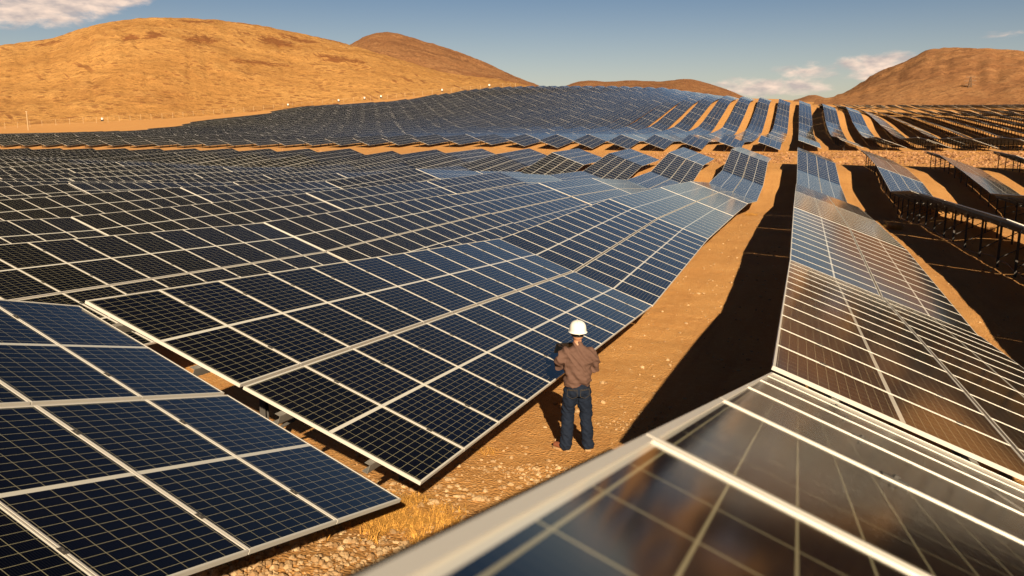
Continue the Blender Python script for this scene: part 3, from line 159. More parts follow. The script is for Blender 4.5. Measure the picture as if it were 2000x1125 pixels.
# ------------------------------------------------------------------ materials
class MT:
    def __init__(s, name):
        s.m = bpy.data.materials.new(name); s.m.use_nodes = True; s.t = s.m.node_tree; s.t.nodes.clear()
        s.out = s.n('ShaderNodeOutputMaterial'); s.b = s.n('ShaderNodeBsdfPrincipled'); s.l(s.b.outputs[0], s.out.inputs[0])
    def n(s, t, **kw):
        x = s.t.nodes.new(t)
        for k, v in kw.items(): setattr(x, k, v)
        return x
    def l(s, a, b): s.t.links.new(a, b)
    def math(s, op, a, b=None, c=None, clamp=False):
        n = s.n('ShaderNodeMath', operation=op, use_clamp=clamp)
        for i, v in enumerate((a, b, c)):
            if v is None: continue
            if isinstance(v, (int, float)): n.inputs[i].default_value = v
            else: s.l(v, n.inputs[i])
        return n.outputs[0]
    def mix(s, f, a, b):
        n = s.n('ShaderNodeMix', data_type='RGBA')
        for i, v in ((0, f), (6, a), (7, b)):
            if isinstance(v, (int, float)): n.inputs[i].default_value = v
            elif isinstance(v, tuple): n.inputs[i].default_value = (*v, 1)
            else: s.l(v, n.inputs[i])
        return n.outputs[2]
    def noise(s, vec, scale, detail=4, rough=.55, dist=0.0):
        n = s.n('ShaderNodeTexNoise'); n.inputs['Scale'].default_value = scale; n.inputs['Detail'].default_value = detail; n.inputs['Roughness'].default_value = rough; n.inputs['Distortion'].default_value = dist
        s.l(vec, n.inputs['Vector']); return n.outputs[0]
    def ramp(s, v, a, b, smooth=True):
        n = s.n('ShaderNodeMapRange', interpolation_type='SMOOTHSTEP' if smooth else 'LINEAR'); s.l(v, n.inputs[0]); n.inputs[1].default_value = a; n.inputs[2].default_value = b
        return n.outputs[0]
    def set(s, col=None, rough=None, metal=None, spec=None):
        if col is not None:
            if isinstance(col, tuple): s.b.inputs['Base Color'].default_value = (*col, 1)
            else: s.l(col, s.b.inputs['Base Color'])
        if rough is not None:
            if isinstance(rough, (int, float)): s.b.inputs['Roughness'].default_value = rough
            else: s.l(rough, s.b.inputs['Roughness'])
        if metal is not None:
            if isinstance(metal, (int, float)): s.b.inputs['Metallic'].default_value = metal
            else: s.l(metal, s.b.inputs['Metallic'])
        if spec is not None: s.b.inputs['Specular IOR Level'].default_value = spec
        return s
    def bump(s, h, strength, dist):
        n = s.n('ShaderNodeBump'); n.inputs['Strength'].default_value = strength; n.inputs['Distance'].default_value = dist
        s.l(h, n.inputs['Height']); s.l(n.outputs[0], s.b.inputs['Normal'])
def plain(name, col, rough=.6, metal=0.0, var=.12, scale=8., bump=0.0):
    m = MT(name); tcn = m.n('ShaderNodeTexCoord'); v = tcn.outputs['Object']
    nz = m.noise(v, scale, 5)
    m.set(m.mix(nz, tuple(c * (1 - var) for c in col), tuple(min(1, c * (1 + var)) for c in col)), rough, metal)
    if bump: m.bump(m.noise(v, scale * 6, 4), .5, bump)
    return m.m
def panel_material(name, fr=.013, bd=.008, dim=1.0):
    m = MT(name); uv = m.n('ShaderNodeUVMap'); sp = m.n('ShaderNodeSeparateXYZ'); m.l(uv.outputs[0], sp.inputs[0])
    U, V = sp.outputs[0], sp.outputs[1]
    u = m.math('FRACT', U); v = m.math('FRACT', V)
    du = m.math('MULTIPLY', m.math('MINIMUM', u, m.math('SUBTRACT', 1, u)), 1.012)
    dv = m.math('MULTIPLY', m.math('MINIMUM', v, m.math('SUBTRACT', 1, v)), 2.0)
    de = m.math('MINIMUM', du, dv)
    frame = m.math('LESS_THAN', de, fr)
    border = m.math('LESS_THAN', de, fr + bd)
    mid = m.math('LESS_THAN', m.math('ABSOLUTE', m.math('SUBTRACT', v, .5)), .0105)
    white = m.math('MAXIMUM', border, mid)
    cu = m.math('MULTIPLY', m.math('DIVIDE', m.math('SUBTRACT', u, .038), .924), 6)
    cv = m.math('MULTIPLY', v, 24.4)
    fu = m.math('FRACT', cu); fv = m.math('FRACT', cv)
    lu = m.math('LESS_THAN', m.math('MINIMUM', fu, m.math('SUBTRACT', 1, fu)), .0135)
    lv = m.math('LESS_THAN', m.math('MINIMUM', fv, m.math('SUBTRACT', 1, fv)), .020)
    line = m.math('MAXIMUM', lu, lv)
    bus = m.math('LESS_THAN', m.math('FRACT', m.math('MULTIPLY', cu, 9)), .1)
    # per module tone
    cmb = m.n('ShaderNodeCombineXYZ'); m.l(m.math('FLOOR', U), cmb.inputs[0]); m.l(m.math('FLOOR', V), cmb.inputs[1])
    oi = m.n('ShaderNodeObjectInfo'); m.l(m.math('MULTIPLY', oi.outputs['Random'], 91.7), cmb.inputs[2])
    wn = m.n('ShaderNodeTexWhiteNoise'); m.l(cmb.outputs[0], wn.inputs['Vector'])
    cell = m.mix(wn.outputs['Value'], (.0012, .0014, .003), (.0018, .0028, .009))
    cell = m.mix(m.math('MULTIPLY', bus, .10), cell, (.16, .15, .13))
    col = m.mix(line, cell, (.30, .27, .17))
    col = m.mix(white, col, tuple(q_ * dim for q_ in (.62, .59, .52)))
    col = m.mix(frame, col, tuple(q_ * dim for q_ in (.62, .58, .51)))
    tcn = m.n('ShaderNodeTexCoord')
    dust = m.noise(tcn.outputs['Object'], .9, 5, .6)
    dsp = m.noise(tcn.outputs['Object'], 60, 2, .5)
    col = m.mix(m.math('MULTIPLY', m.math('MULTIPLY', m.ramp(dust, .35, .8), dsp), .012), col, (.42, .30, .18))
    m.set(col, .55, 0, 0.0)
    gl = m.n('ShaderNodeBsdfGlossy'); gl.inputs['Color'].default_value = (.97, .97, .97, 1)
    m.l(m.math('ADD', .075, m.math('MULTIPLY', dust, .06)), gl.inputs['Roughness'])
    bn = m.noise(tcn.outputs['Object'], 2.2, 2); bp = m.n('ShaderNodeBump'); bp.inputs['Strength'].default_value = .03; bp.inputs['Distance'].default_value = .01
    m.l(bn, bp.inputs['Height']); m.l(bp.outputs[0], gl.inputs['Normal'])
    # textured anti-reflection glass: hardly any mirror face-on, strong at grazing angles
    lw = m.n('ShaderNodeLayerWeight'); lw.inputs['Blend'].default_value = .5
    fac = m.math('ADD', .008, m.math('MULTIPLY', m.math('POWER', lw.outputs['Facing'], 4.8), .93), clamp=True)
    fac = m.math('MULTIPLY', fac, m.math('SUBTRACT', 1, m.math('MULTIPLY', frame, .8)))
    ms_ = m.n('ShaderNodeMixShader'); m.l(fac, ms_.inputs[0]); m.l(m.b.outputs[0], ms_.inputs[1]); m.l(gl.outputs[0], ms_.inputs[2]); m.l(ms_.outputs[0], m.out.inputs[0])
    return m.m
M_PAN = panel_material('solar glass with cell grid')
M_PANF = panel_material('solar glass seen from afar', .013, .0, .8)
M_FRAME = plain('anodised aluminium frame', (.62, .575, .51), .42, .15, .06, 3)
M_BACK = plain('white backsheet', (.42, .42, .42), .6, 0, .06)
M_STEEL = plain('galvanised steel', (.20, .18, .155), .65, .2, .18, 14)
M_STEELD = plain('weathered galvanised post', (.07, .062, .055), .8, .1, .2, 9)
# ------------------------------------------------------------------ ground
def ground_mat():
    m = MT('desert sand'); tcn = m.n('ShaderNodeTexCoord'); P = tcn.outputs['Object']
    sp = m.n('ShaderNodeSeparateXYZ'); m.l(P, sp.inputs[0])
    big = m.noise(P, .03, 5, .6); med = m.noise(P, .45, 6, .62, .4); fine = m.noise(P, 7, 6, .7); grit = m.noise(P, 45, 3, .7)
    c = m.mix(med, (.46, .205, .060), (.64, .335, .112))
    c = m.mix(m.math('MULTIPLY', m.ramp(big, .35, .7), .5), c, (.54, .245, .078))
    c = m.mix(m.math('MULTIPLY', m.ramp(fine, .45, .75), .55), c, (.68, .41, .175))
    c = m.mix(m.math('MULTIPLY', m.ramp(grit, .60, .72), .35), c, (.16, .075, .032))
    mp = m.n('ShaderNodeMapping'); mp.inputs['Scale'].default_value = (1.6, .12, 1); m.l(P, mp.inputs[0]); trk = m.noise(mp.outputs[0], 1.0, 6, .65, .3)
    c = m.mix(m.math('MULTIPLY', m.ramp(trk, .5, .68), .38), c, (.40, .175, .055))
    vo = m.n('ShaderNodeTexVoronoi'); vo.inputs['Scale'].default_value = 9; m.l(P, vo.inputs['Vector'])
    peb = m.math('MULTIPLY', m.math('LESS_THAN', vo.outputs['Distance'], .16), m.ramp(med, .45, .6))
    c = m.mix(m.math('MULTIPLY', peb, .5), c, (.70, .50, .27))
    vf = m.n('ShaderNodeTexVoronoi'); vf.inputs['Scale'].default_value = 26; m.l(P, vf.inputs['Vector'])
    m.set(c, .95, 0, .15)
    h = m.math('ADD', m.math('ADD', m.math('MULTIPLY', fine, 1.0), m.math('MULTIPLY', grit, .35)), m.math('MULTIPLY', vf.outputs['Distance'], .6))
    m.bump(h, .8, .045)
    return m.m
M_GROUND = ground_mat()
def graded(lo, hi, fine_lo, fine_hi, step, g):
    a = [fine_lo]
    while a[-1] < fine_hi: a.append(a[-1] + step)
    s = step
    while a[-1] < hi: s = min(s * g, 60); a.append(a[-1] + s)
    b = []; s = step; x = fine_lo
    while x > lo: s = min(s * g, 60); x -= s; b.append(x)
    return b[::-1] + a
gx = graded(-2600, 2600, -7, 6, .14, 1.055); gy = graded(-80, 4200, 3, 24, .14, 1.03)
vs = []; 
for y in gy:
    for x in gx: vs.append(RM @ Vector((x, y, ground_F(x, y))))
nx = len(gx); fs = [(j * nx + i, j * nx + i + 1, (j + 1) * nx + i + 1, (j + 1) * nx + i) for j in range(len(gy) - 1) for i in range(nx - 1)]
me = bpy.data.meshes.new('ground'); me.from_pydata(vs, [], fs); me.materials.append(M_GROUND); me.polygons.foreach_set('use_smooth', [True] * len(fs))
tag(link('ground', me), kind='structure')
print('ground verts', len(vs))

# ------------------------------------------------------------------ hills (real relief standing behind the array)
def hill_mat(name, ca, cb, cdark, spots, streak, pale=(.58, .33, .12), blobs=()):
    m = MT(name); tcn = m.n('ShaderNodeTexCoord'); P = tcn.outputs['Object']
    uv = m.n('ShaderNodeUVMap'); uv.uv_map = 'UVMap'
    big = m.noise(P, .006, 6, .62, .6); med = m.noise(P, .05, 6, .65); fine = m.noise(P, .35, 4, .7)
    c = m.mix(m.ramp(big, .35, .65), ca, cb)
    c = m.mix(m.math('MULTIPLY', m.ramp(med, .45, .7), .6), c, pale)
    mp = m.n('ShaderNodeMapping'); mp.inputs['Scale'].default_value = (1, 1, 1); m.l(uv.outputs[0], mp.inputs[0])
    st = m.noise(mp.outputs[0], 1.0, 5, .6, .3)
    c = m.mix(m.math('MULTIPLY', m.math('MULTIPLY', m.ramp(st, .58, .64), m.ramp(big, .5, .6)), streak), c, cdark)
    patch = m.noise(P, .010, 6, .72, .8)
    c = m.mix(m.math('MULTIPLY', m.math('MULTIPLY', m.ramp(patch, .545, .60), m.ramp(fine, .3, .55)), spots), c, cdark)
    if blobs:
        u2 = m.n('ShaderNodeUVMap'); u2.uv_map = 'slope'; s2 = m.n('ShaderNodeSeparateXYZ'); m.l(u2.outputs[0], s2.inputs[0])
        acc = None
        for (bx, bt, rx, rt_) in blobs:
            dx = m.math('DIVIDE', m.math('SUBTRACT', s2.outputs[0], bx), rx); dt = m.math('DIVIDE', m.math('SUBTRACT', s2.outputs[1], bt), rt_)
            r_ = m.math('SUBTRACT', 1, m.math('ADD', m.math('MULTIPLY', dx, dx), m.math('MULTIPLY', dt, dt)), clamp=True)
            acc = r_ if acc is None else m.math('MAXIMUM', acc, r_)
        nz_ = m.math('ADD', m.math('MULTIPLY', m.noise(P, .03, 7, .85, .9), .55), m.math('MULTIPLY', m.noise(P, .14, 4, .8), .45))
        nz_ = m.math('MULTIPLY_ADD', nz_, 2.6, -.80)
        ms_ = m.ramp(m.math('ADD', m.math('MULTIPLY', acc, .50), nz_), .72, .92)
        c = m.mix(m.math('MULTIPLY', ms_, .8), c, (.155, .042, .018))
    bush = m.n('ShaderNodeTexVoronoi'); bush.inputs['Scale'].default_value = .13; m.l(P, bush.inputs['Vector'])
    bm_ = m.math('MULTIPLY', m.math('LESS_THAN', bush.outputs['Distance'], .30), m.math('GREATER_THAN', med, .47))
    c = m.mix(m.math('MULTIPLY', bm_, .55), c, cdark)
    spk = m.noise(P, .22, 6, .9)
    c = m.mix(m.math('MULTIPLY', m.ramp(spk, .50, .60), .75), c, tuple(x * .62 for x in ca))
    c = m.mix(m.math('MULTIPLY', m.ramp(fine, .45, .7), .4), c, tuple(x * .55 for x in ca))
    m.set(c, 1.0, 0, .1)
    m.bump(m.math('ADD', med, m.math('MULTIPLY', fine, .25)), .7, 5.0)
    return m.m
def hill(name, sil, D0f, D, mat, gul=1.0, back=1.5, seed=0, uvs=(14, 3), nr=130, step=6, power=1.15, label=None, drop=2.0, zoff=0):
    xs = []; x = sil[0][0]
    while x <= sil[-1][0]: xs.append(x); x += step
    def sy(x):
        for (a, b), (c, d) in zip(sil, sil[1:]):
            if a <= x <= c:
                t = (x - a) / (c - a); return b + (d - b) * t
        return sil[-1][1]
    ys = [sum(sy(min(max(x + o, sil[0][0]), sil[-1][0])) for o in (-14, -7, 0, 7, 14)) / 5 for x in xs]
    vs = []; uvl = []
    for i, (x, y) in enumerate(zip(xs, ys)):
        d = (FW + RT * ((x - 1000) / 1603.72) - UP * ((y - 562.5) / 1603.72))
        h = math.hypot(d.x, d.y); dx, dy = d.x / h, d.y / h; slope = d.z / h
        Dd = D * (1 + .05 * math.sin(x * .011 + seed)); D0 = D0f(x)
        zr = slope * Dd; zb = ground_W(dx * D0, dy * D0) - drop + zoff
        for j in range(nr + 1):
            t = j / nr * back
            r = D0 + (Dd - D0) * t
            px_, py_ = dx * r, dy * r
            if t <= 1:
                s = math.sin(math.pi / 2 * t) ** power
                z = zb + (zr - zb) * s
            else: z = zr - (zr - zb) * .9 * ((t - 1) / (back - 1)) ** 1.6 * 1.0
            amp = math.sin(math.pi * min(1, t)) if t < 1 else 0
            rid = 1 - abs(noise.noise((x * .035 + seed, t * 1.3, seed)) * 2)
            n = gul * amp * (D / 900) * (-2.0 * max(0, rid - .75) * min(1, 2.5 * (1 - t)) + 1.1 * fbm(px_ * .007, py_ * .007, seed, 3) + .5 * fbm(px_ * .022, py_ * .022, seed + 1, 4))
            n += gul * .34 * fbm(px_ * .05, py_ * .05, seed + 3, 4) * (D / 900) * min(1, 4 * t)
            if .86 < t <= 1.14: n *= abs(t - 1) / .14 * .9 + .1
            vs.append((px_, py_, z + n)); uvl.append((x / 100 * uvs[0] / 3.0 + t * 16.0, x / 260.0 * uvs[1] - t * 1.5))
    m_ = nr + 1
    fs = [(i * m_ + j, (i + 1) * m_ + j, (i + 1) * m_ + j + 1, i * m_ + j + 1) for i in range(len(xs) - 1) for j in range(nr)]
    me = bpy.data.meshes.new(name); me.from_pydata(vs, [], fs); me.materials.append(mat)
    u2 = me.uv_layers.new(name='slope'); d2 = []
    for lp in me.loops: vi = lp.vertex_index; d2 += [xs[vi // m_] / 100, (vi % m_) / nr * back]
    u2.data.foreach_set('uv', d2)
    ul = me.uv_layers.new(name='UVMap'); data = [0.0] * (2 * len(me.loops))
    for li, lp in enumerate(me.loops): data[2 * li], data[2 * li + 1] = uvl[lp.vertex_index]
    ul.data.foreach_set('uv', data); me.polygons.foreach_set('use_smooth', [True] * len(fs))
    o = link(name, me); tag(o, label, kind='structure'); return o
def lerp(pts):
    def f(x):
        if x <= pts[0][0]: return pts[0][1]
        for (a, b), (c, d) in zip(pts, pts[1:]):
            if x <= c: return b + (d - b) * (x - a) / (c - a)
        return pts[-1][1]
    return f
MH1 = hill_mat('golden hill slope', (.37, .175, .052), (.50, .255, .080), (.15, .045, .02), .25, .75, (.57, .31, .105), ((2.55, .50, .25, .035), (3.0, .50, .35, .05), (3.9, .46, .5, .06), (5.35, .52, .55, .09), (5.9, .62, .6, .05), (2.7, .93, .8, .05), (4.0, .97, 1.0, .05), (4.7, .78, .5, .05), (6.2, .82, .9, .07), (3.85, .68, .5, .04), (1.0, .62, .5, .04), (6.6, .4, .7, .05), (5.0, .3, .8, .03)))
MH2 = hill_mat('brown hill slope', (.24, .105, .045), (.30, .145, .062), (.11, .045, .024), .6, .6, (.42, .22, .095))
MH3 = hill_mat('dusty far mountain', (.28, .125, .052), (.36, .175, .072), (.15, .065, .032), .45, .4, (.38, .205, .092))
hill('hill', [(-500,190),(-300,150),(-150,122),(0,101),(50,95),(100,89),(118,84),(150,72),(200,57),(260,48.5),(300,46.5),(340,46),(380,47.5),(440,52),(520,63),(600,80),(680,96),(760,118),(860,147),(930,160),(985,167),(1020,176),(1070,192)],
     lerp([(-500,470),(0,500),(300,520),(600,560),(850,560),(1070,560)]), 1050, MH1, 2.3, seed=2, label='broad golden hill on the left behind the panels')
hill('hill', [(600,150),(640,122),(680,97),(700,86),(720,76),(745,70.5),(765,71.5),(800,79),(860,98),(930,124),(990,150),(1030,163),(1100,190)],
     lerp([(600,900),(1100,900)]), 1500, MH2, 2.2, seed=5, label='brown pointed hill behind the golden one', step=4)
hill('hill', [(1080,185),(1120,166.5),(1150,162),(1192,166),(1205,164),(1230,162),(1290,164.5),(1310,162),(1335,158),(1355,160),(1385,168),(1420,179),(1470,200)],
     lerp([(1080,1200),(1500,1200)]), 1900, MH2, .7, seed=8, label='low brown ridge beyond the crest of the array', step=3)
hill('hill', [(1550,200),(1570,193),(1585,184.5),(1600,190),(1618,196),(1650,203)], lerp([(1500,2000),(1700,2000)]), 2700, MH3, .5, seed=11, label='tiny far cone hill on the horizon', step=2, nr=40)
hill('mountain', [(1590,206),(1635,194),(1660,183),(1700,159),(1720,147.5),(1745,139),(1775,125),(1800,112),(1820,106.5),(1850,103),(1885,101),(1930,101.5),(1960,104),(2000,108),(2100,116),(2250,110),(2400,96),(2700,84),(3100,70),(3600,60),(4400,70),(6000,110)],
     lerp([(1590,900),(1850,850),(2400,700),(6000,700)]), 1500, MH3, 3.6, seed=14, label='broad brown mountain on the right horizon', step=9, uvs=(7, 3), power=1.0)
# ------------------------------------------------------------------ solar tables
PL = 1.99; GAP = 4 * Q - 2 * PL          # module length, gap between the two tiers
def v0_of(r): return 0.0 if r == 0 else PL + GAP
def uvq(bm, f, us):
    l = bm.loops.layers.uv.verify()
    for lp, uv in zip(f.loops, us): lp[l].uv = uv
def f_glass(bm):
    fs = box_bm(bm, .013, .9995, .013, PL - .013, -.028, -.003)
    bm.loops.layers.uv.verify()
    uvq(bm, fs[1], ((.013, .0065), (.987, .0065), (.987, .9935), (.013, .9935)))
    fs[0].material_index = 1
def f_frame(bm):
    t = .013; b = -.033
    box_bm(bm, 0, 1.0125, 0, t, b, 0); box_bm(bm, 0, 1.0125, PL - t, PL, b, 0)
    box_bm(bm, 0, t, t, PL - t, b, 0); box_bm(bm, 1.0125 - t, 1.0125, t, PL - t, b, 0)
def f_panel(bm):
    fs = box_bm(bm, 0, 1.0125, 0, PL, -.036, 0); bm.loops.layers.uv.verify()
    uvq(bm, fs[1], ((0, 0), (.999, 0), (.999, .999), (0, .999)))
    fs[0].material_index = 1
    for f in fs[2:]: f.material_index = 2
ME_GLASS = mesh_from('panel_glass', f_glass, [M_PAN, M_BACK]); ME_FR = mesh_from('panel_frame', f_frame, M_FRAME)
ME_PANEL = mesh_from('solar_panel', f_panel, [M_PAN, M_BACK, M_FRAME])
LEN = 12 * MW - .01
ZP = -.038
def f_purlin(bm):   # C profile rail
    box_bm(bm, -.10, LEN + .10, -.03, .03, -.004, 0); box_bm(bm, -.10, LEN + .10, -.03, -.026, -.09, -.004); box_bm(bm, -.10, LEN + .10, -.026, .03, -.09, -.086)
ME_PUR = mesh_from('purlin', f_purlin, M_STEEL)
ME_RAF = mesh_from('rafter', lambda bm: box_bm(bm, -.035, .035, .25, 3.75, -.11, 0), M_STEEL)
def f_post(bm):
    box_bm(bm, -.04, .04, -.034, -.028, 0, 1); box_bm(bm, -.04, .04, .028, .034, 0, 1); box_bm(bm, -.004, .004, -.028, .028, 0, 1)
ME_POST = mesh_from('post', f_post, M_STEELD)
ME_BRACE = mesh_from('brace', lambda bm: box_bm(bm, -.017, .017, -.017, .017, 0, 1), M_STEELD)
def f_clamp(bm):
    box_bm(bm, -.020, .020, -.03, .03, .001, .005); bmesh.ops.create_cone(bm, cap_ends=True, segments=6, radius1=.008, radius2=.008, depth=.007, matrix=Matrix.Translation((0, 0, .0085)))
ME_CLAMP = mesh_from('clamp', f_clamp, M_STEELD)
RAFU = (1.75, 4.5, 7.85, 11.2)
PURV = (.5, 1.5, 2.52, 3.52)
def table_matrix(x, y, z, a):
    d = Vector((0, math.cos(a), math.sin(a))); s = Vector((-math.cos(TH), -math.sin(TH) * math.sin(a), math.sin(TH) * math.cos(a))); n = d.cross(s)
    M = Matrix(((d.x, s.x, n.x, x), (d.y, s.y, n.y, y), (d.z, s.z, n.z, z), (0, 0, 0, 1)))
    return R4 @ M
def pole_local(M, Mi, lx, ly, lz):
    """vertical stretch from the ground up to the local point; returns a local matrix for a unit-high mesh"""
    top = M @ Vector((lx, ly, lz)); g = ground_W(top.x, top.y) - .25
    h = max(.2, top.z - g)
    W = Matrix.Translation((top.x, top.y, top.z - h)) @ Matrix.Diagonal((1, 1, h, 1))
    return Mi @ W
def between_local(a, b):
    a = Vector(a); b = Vector(b); d = b - a
    return Matrix.Translation(a) @ d.to_track_quat('Z', 'Y').to_matrix().to_4x4() @ Matrix.Diagonal((1, 1, d.length, 1))
def child(name, me, root, loc=None, mat=None):
    o = bpy.data.objects.new(name, me); C.objects.link(o); o.parent = root
    if loc is not None: o.location = loc
    if mat is not None: o.matrix_local = mat
    return o
def make_table(M, level):
    Mi = M.inverted()
    root = bpy.data.objects.new('solar_table', None); C.objects.link(root); root.empty_display_size = .5
    root.matrix_world = M
    for i in range(12):
        for r in (0, 1):
            loc = (i * MW, v0_of(r), 0)
            if level == 0:
                g = child('solar_panel', ME_GLASS, root, loc); child('panel_frame', ME_FR, g)
            else: child('solar_panel', ME_PANEL, root, loc)
    for v in PURV: child('purlin', ME_PUR, root, (0, v, ZP))
    us = RAFU
    if (M.translation).length < 13:
        for i in range(1, 12):
            for v in (.42, 1.57, 2.44, 3.6): child('clamp', ME_CLAMP, root, (i * MW - .005, v, 0))
    for u in us:
        child('rafter', ME_RAF, root, (u, 0, ZP - .092))
        if level < 2:
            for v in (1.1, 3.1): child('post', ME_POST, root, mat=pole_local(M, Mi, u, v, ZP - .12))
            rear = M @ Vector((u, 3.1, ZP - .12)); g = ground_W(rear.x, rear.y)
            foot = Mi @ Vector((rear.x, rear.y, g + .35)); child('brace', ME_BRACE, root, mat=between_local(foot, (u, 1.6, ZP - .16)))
    return root
def far_table_bm(bm, M, posts=True):
    """whole table as one body: sheet of modules with real gaps between the tiers, rails and legs"""
    l = bm.loops.layers.uv.verify()
    def add(x0, x1, y0, y1, z0, z1, mis, uv=None, X=M):
        ps = [bm.verts.new(X @ Vector(p)) for p in ((x0,y0,z0),(x1,y0,z0),(x1,y1,z0),(x0,y1,z0),(x0,y0,z1),(x1,y0,z1),(x1,y1,z1),(x0,y1,z1))]
        for n_, f in enumerate(((0,3,2,1),(4,5,6,7),(0,1,5,4),(1,2,6,5),(2,3,7,6),(3,0,4,7))):
            fc = bm.faces.new([ps[i] for i in f]); fc.material_index = mis[min(n_, 2)]
            if n_ == 1 and uv:
                for lp, q_ in zip(fc.loops, uv): lp[l].uv = q_
    for r in (0, 1):
        y0 = v0_of(r); add(0, LEN, y0, y0 + PL, -.036, 0, (1, 0, 2), ((0, r), (11.999, r), (11.999, r + .999), (0, r + .999)))
    if posts:
        add(-.1, LEN + .1, .5, .56, -.13, -.04, (3, 3, 3)); add(-.1, LEN + .1, 3.45, 3.51, -.13, -.04, (3, 3, 3))
        for u in RAFU:
            for v in (1.1, 3.1):
                t = M @ Vector((u, v, -.1)) if X_local is None else (X_local @ Vector((u, v, -.1)))
                g = ground_W(t.x, t.y) - .3; h = t.z - g
                W = Matrix.Translation((t.x, t.y, g)) if X_local is None else X_local.inverted() @ Matrix.Translation((t.x, t.y, g))
                add(-.05, .05, -.05, .05, 0, h, (3, 3, 3), None, W)
X_local = None
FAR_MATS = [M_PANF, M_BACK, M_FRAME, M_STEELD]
ORD = ['zeroth','first','second','third','fourth','fifth','sixth','seventh','eighth','ninth','tenth','eleventh','twelfth','thirteenth','fourteenth','fifteenth','sixteenth','seventeenth','eighteenth','nineteenth','twentieth','twenty-first','twenty-second','twenty-third','twenty-fourth','twenty-fifth','twenty-sixth','twenty-seventh','twenty-eighth','twenty-ninth','thirtieth','thirty-first','thirty-second','thirty-third','thirty-fourth','thirty-fifth','thirty-sixth','thirty-seventh','thirty-eighth','thirty-ninth','fortieth','forty-first','forty-second','forty-third','forty-fourth','forty-fifth','forty-sixth','forty-seventh','forty-eighth','forty-ninth','fiftieth']
def row_words(k):
    if k == 0: return 'first row right of the dirt aisle'
    if k == -1: return 'first row left of the dirt aisle'
    return '%s row %s of the dirt aisle' % (ORD[k + 1] if k > 0 else ORD[-k], 'right' if k > 0 else 'left')
tables = []      # (block, k, n, M, label)
def mk(k, x, y0, z0, a): return table_matrix(x, y0, z0, a)
# two nearest tables, tilted down the bank towards the aisle
def spec(k, yend, zend, a, x):
    L_ = 12 * 1.012 + .02; return table_matrix(x, yend - L_ * math.cos(a), zend - L_ * math.sin(a), a)
tables.append(('near', -1, 0, spec(-1, 5.694, -2.9355, -.27979, -3.160), 'large dark solar table filling the bottom left corner with cream frames'))
tables.append(('near', 0, 0, spec(0, 5.3627, -3.258, -.27358, 3.5136), 'blurred brown-glazed solar table closest to the camera in bottom right'))
def node_table(k, yA, yB, fit=True):
    x = XR + k * PITCH; zA, zB = zlow(x, yA), zlow(x, yB)
    a = math.atan2(zB - zA, yB - yA); L_ = 12 * MW - .01; S_ = math.hypot(zB - zA, yB - yA)
    o = (S_ - L_) / 2
    rn = random.Random(k * 131 + int(yA)); zA += rn.uniform(-.014, .018); a += rn.uniform(-.002, .002)
    return table_matrix(x, yA + o * math.cos(a), zA + o * math.sin(a), a)
SPECIAL = {(-1, 1): 'solar table the worker stands at, its low edge beside him',
           (-1, 2): 'blue-grey solar table just beyond the worker, first row left of the aisle',
           (0, 1): 'brown-reflecting solar table right of the shaded aisle, behind the blurred closest one'}
for J in range(1, 9):
    for k in range(-27, 7):
        lab = SPECIAL.get((k, J)) or '%s solar table from the camera, %s, near block' % (ORD[J + 1], row_words(k))
        tables.append(('a', k, J, node_table(k, NY[J], NY[J + 1]), lab))
B0 = 12
def left_limit(y):      # western edge of the hillside block, stepping back with distance (world x)
    pts = [(152, -200), (190, -205), (201, -176), (215, -176), (216, -183), (235, -190), (260, -203), (290, -214), (320, -226), (350, -236), (385, -246), (400, -250), (440, -250)]
    return pts
def klim(n):
    y = NY[B0 + (n // 3) * 3 + (2 if n % 3 == 2 else 0)]
    px = lerp([(152, -80), (188, -60), (200, 235), (226, 300), (250, 355), (285, 455), (325, 550), (360, 640), (400, 790), (430, 900), (470, 1000)])(y)
    d = FW + RT * ((px - 1000) / 1603.72) - UP * ((235 - 562.5) / 1603.72); xw = d.x / d.y * y
    k = int(round((xw - XR) / PITCH)); return k
for n in range(0, 24):
    J = B0 + n
    for k in range(klim(n), 25):
        if k > 3 and n > 19: continue
        if k > 3 and n == 15: continue
        if -4 < k <= 3 and n > 15: continue
        lab = '%s solar table above the gravel road, %s' % (ORD[n + 1], row_words(k))
        tables.append(('b', k, n, node_table(k, NY[J], NY[J + 1]), lab))
for n in range(0, 9):
    y = 475 + n * 12.33 + (14 if n > 4 else 0)
    for k in range(2, 34): tables.append(('c', k, n, node_table(k, y, y + 12.33), ''))
def proj(p):
    d = p.dot(FW)
    if d < .3: return None
    return 1000 + 1603.72 * p.dot(RT) / d, 562.5 - 1603.72 * p.dot(UP) / d, d
def vis(M):
    """in frame? and how far"""
    c = M @ Vector((6, 2, 0)); d = max(.5, c.dot(FW)); hit = False
    for u in (0, 3, 6, 9, 12):
        for v in (0, 2, 4):
            q_ = proj(M @ Vector((u, v, 0)))
            if q_ and -30 < q_[0] < 2030 and 100 < q_[1] < 1155: hit = True
    return hit, d
info = []
for t in tables:
    hit, d = vis(t[3]); info.append((0 if hit else 1, d, t))
info.sort(key=lambda q_: (q_[0], q_[1]))
near_hidden = [i for i in info if i[0] == 1]
seen = [i for i in info if i[0] == 0]
GROUPA = 'solar tables of the near field before the gravel road'; GROUPB = 'solar tables on the far hillside beyond the gravel road'
cnt = 0; stuffM = []
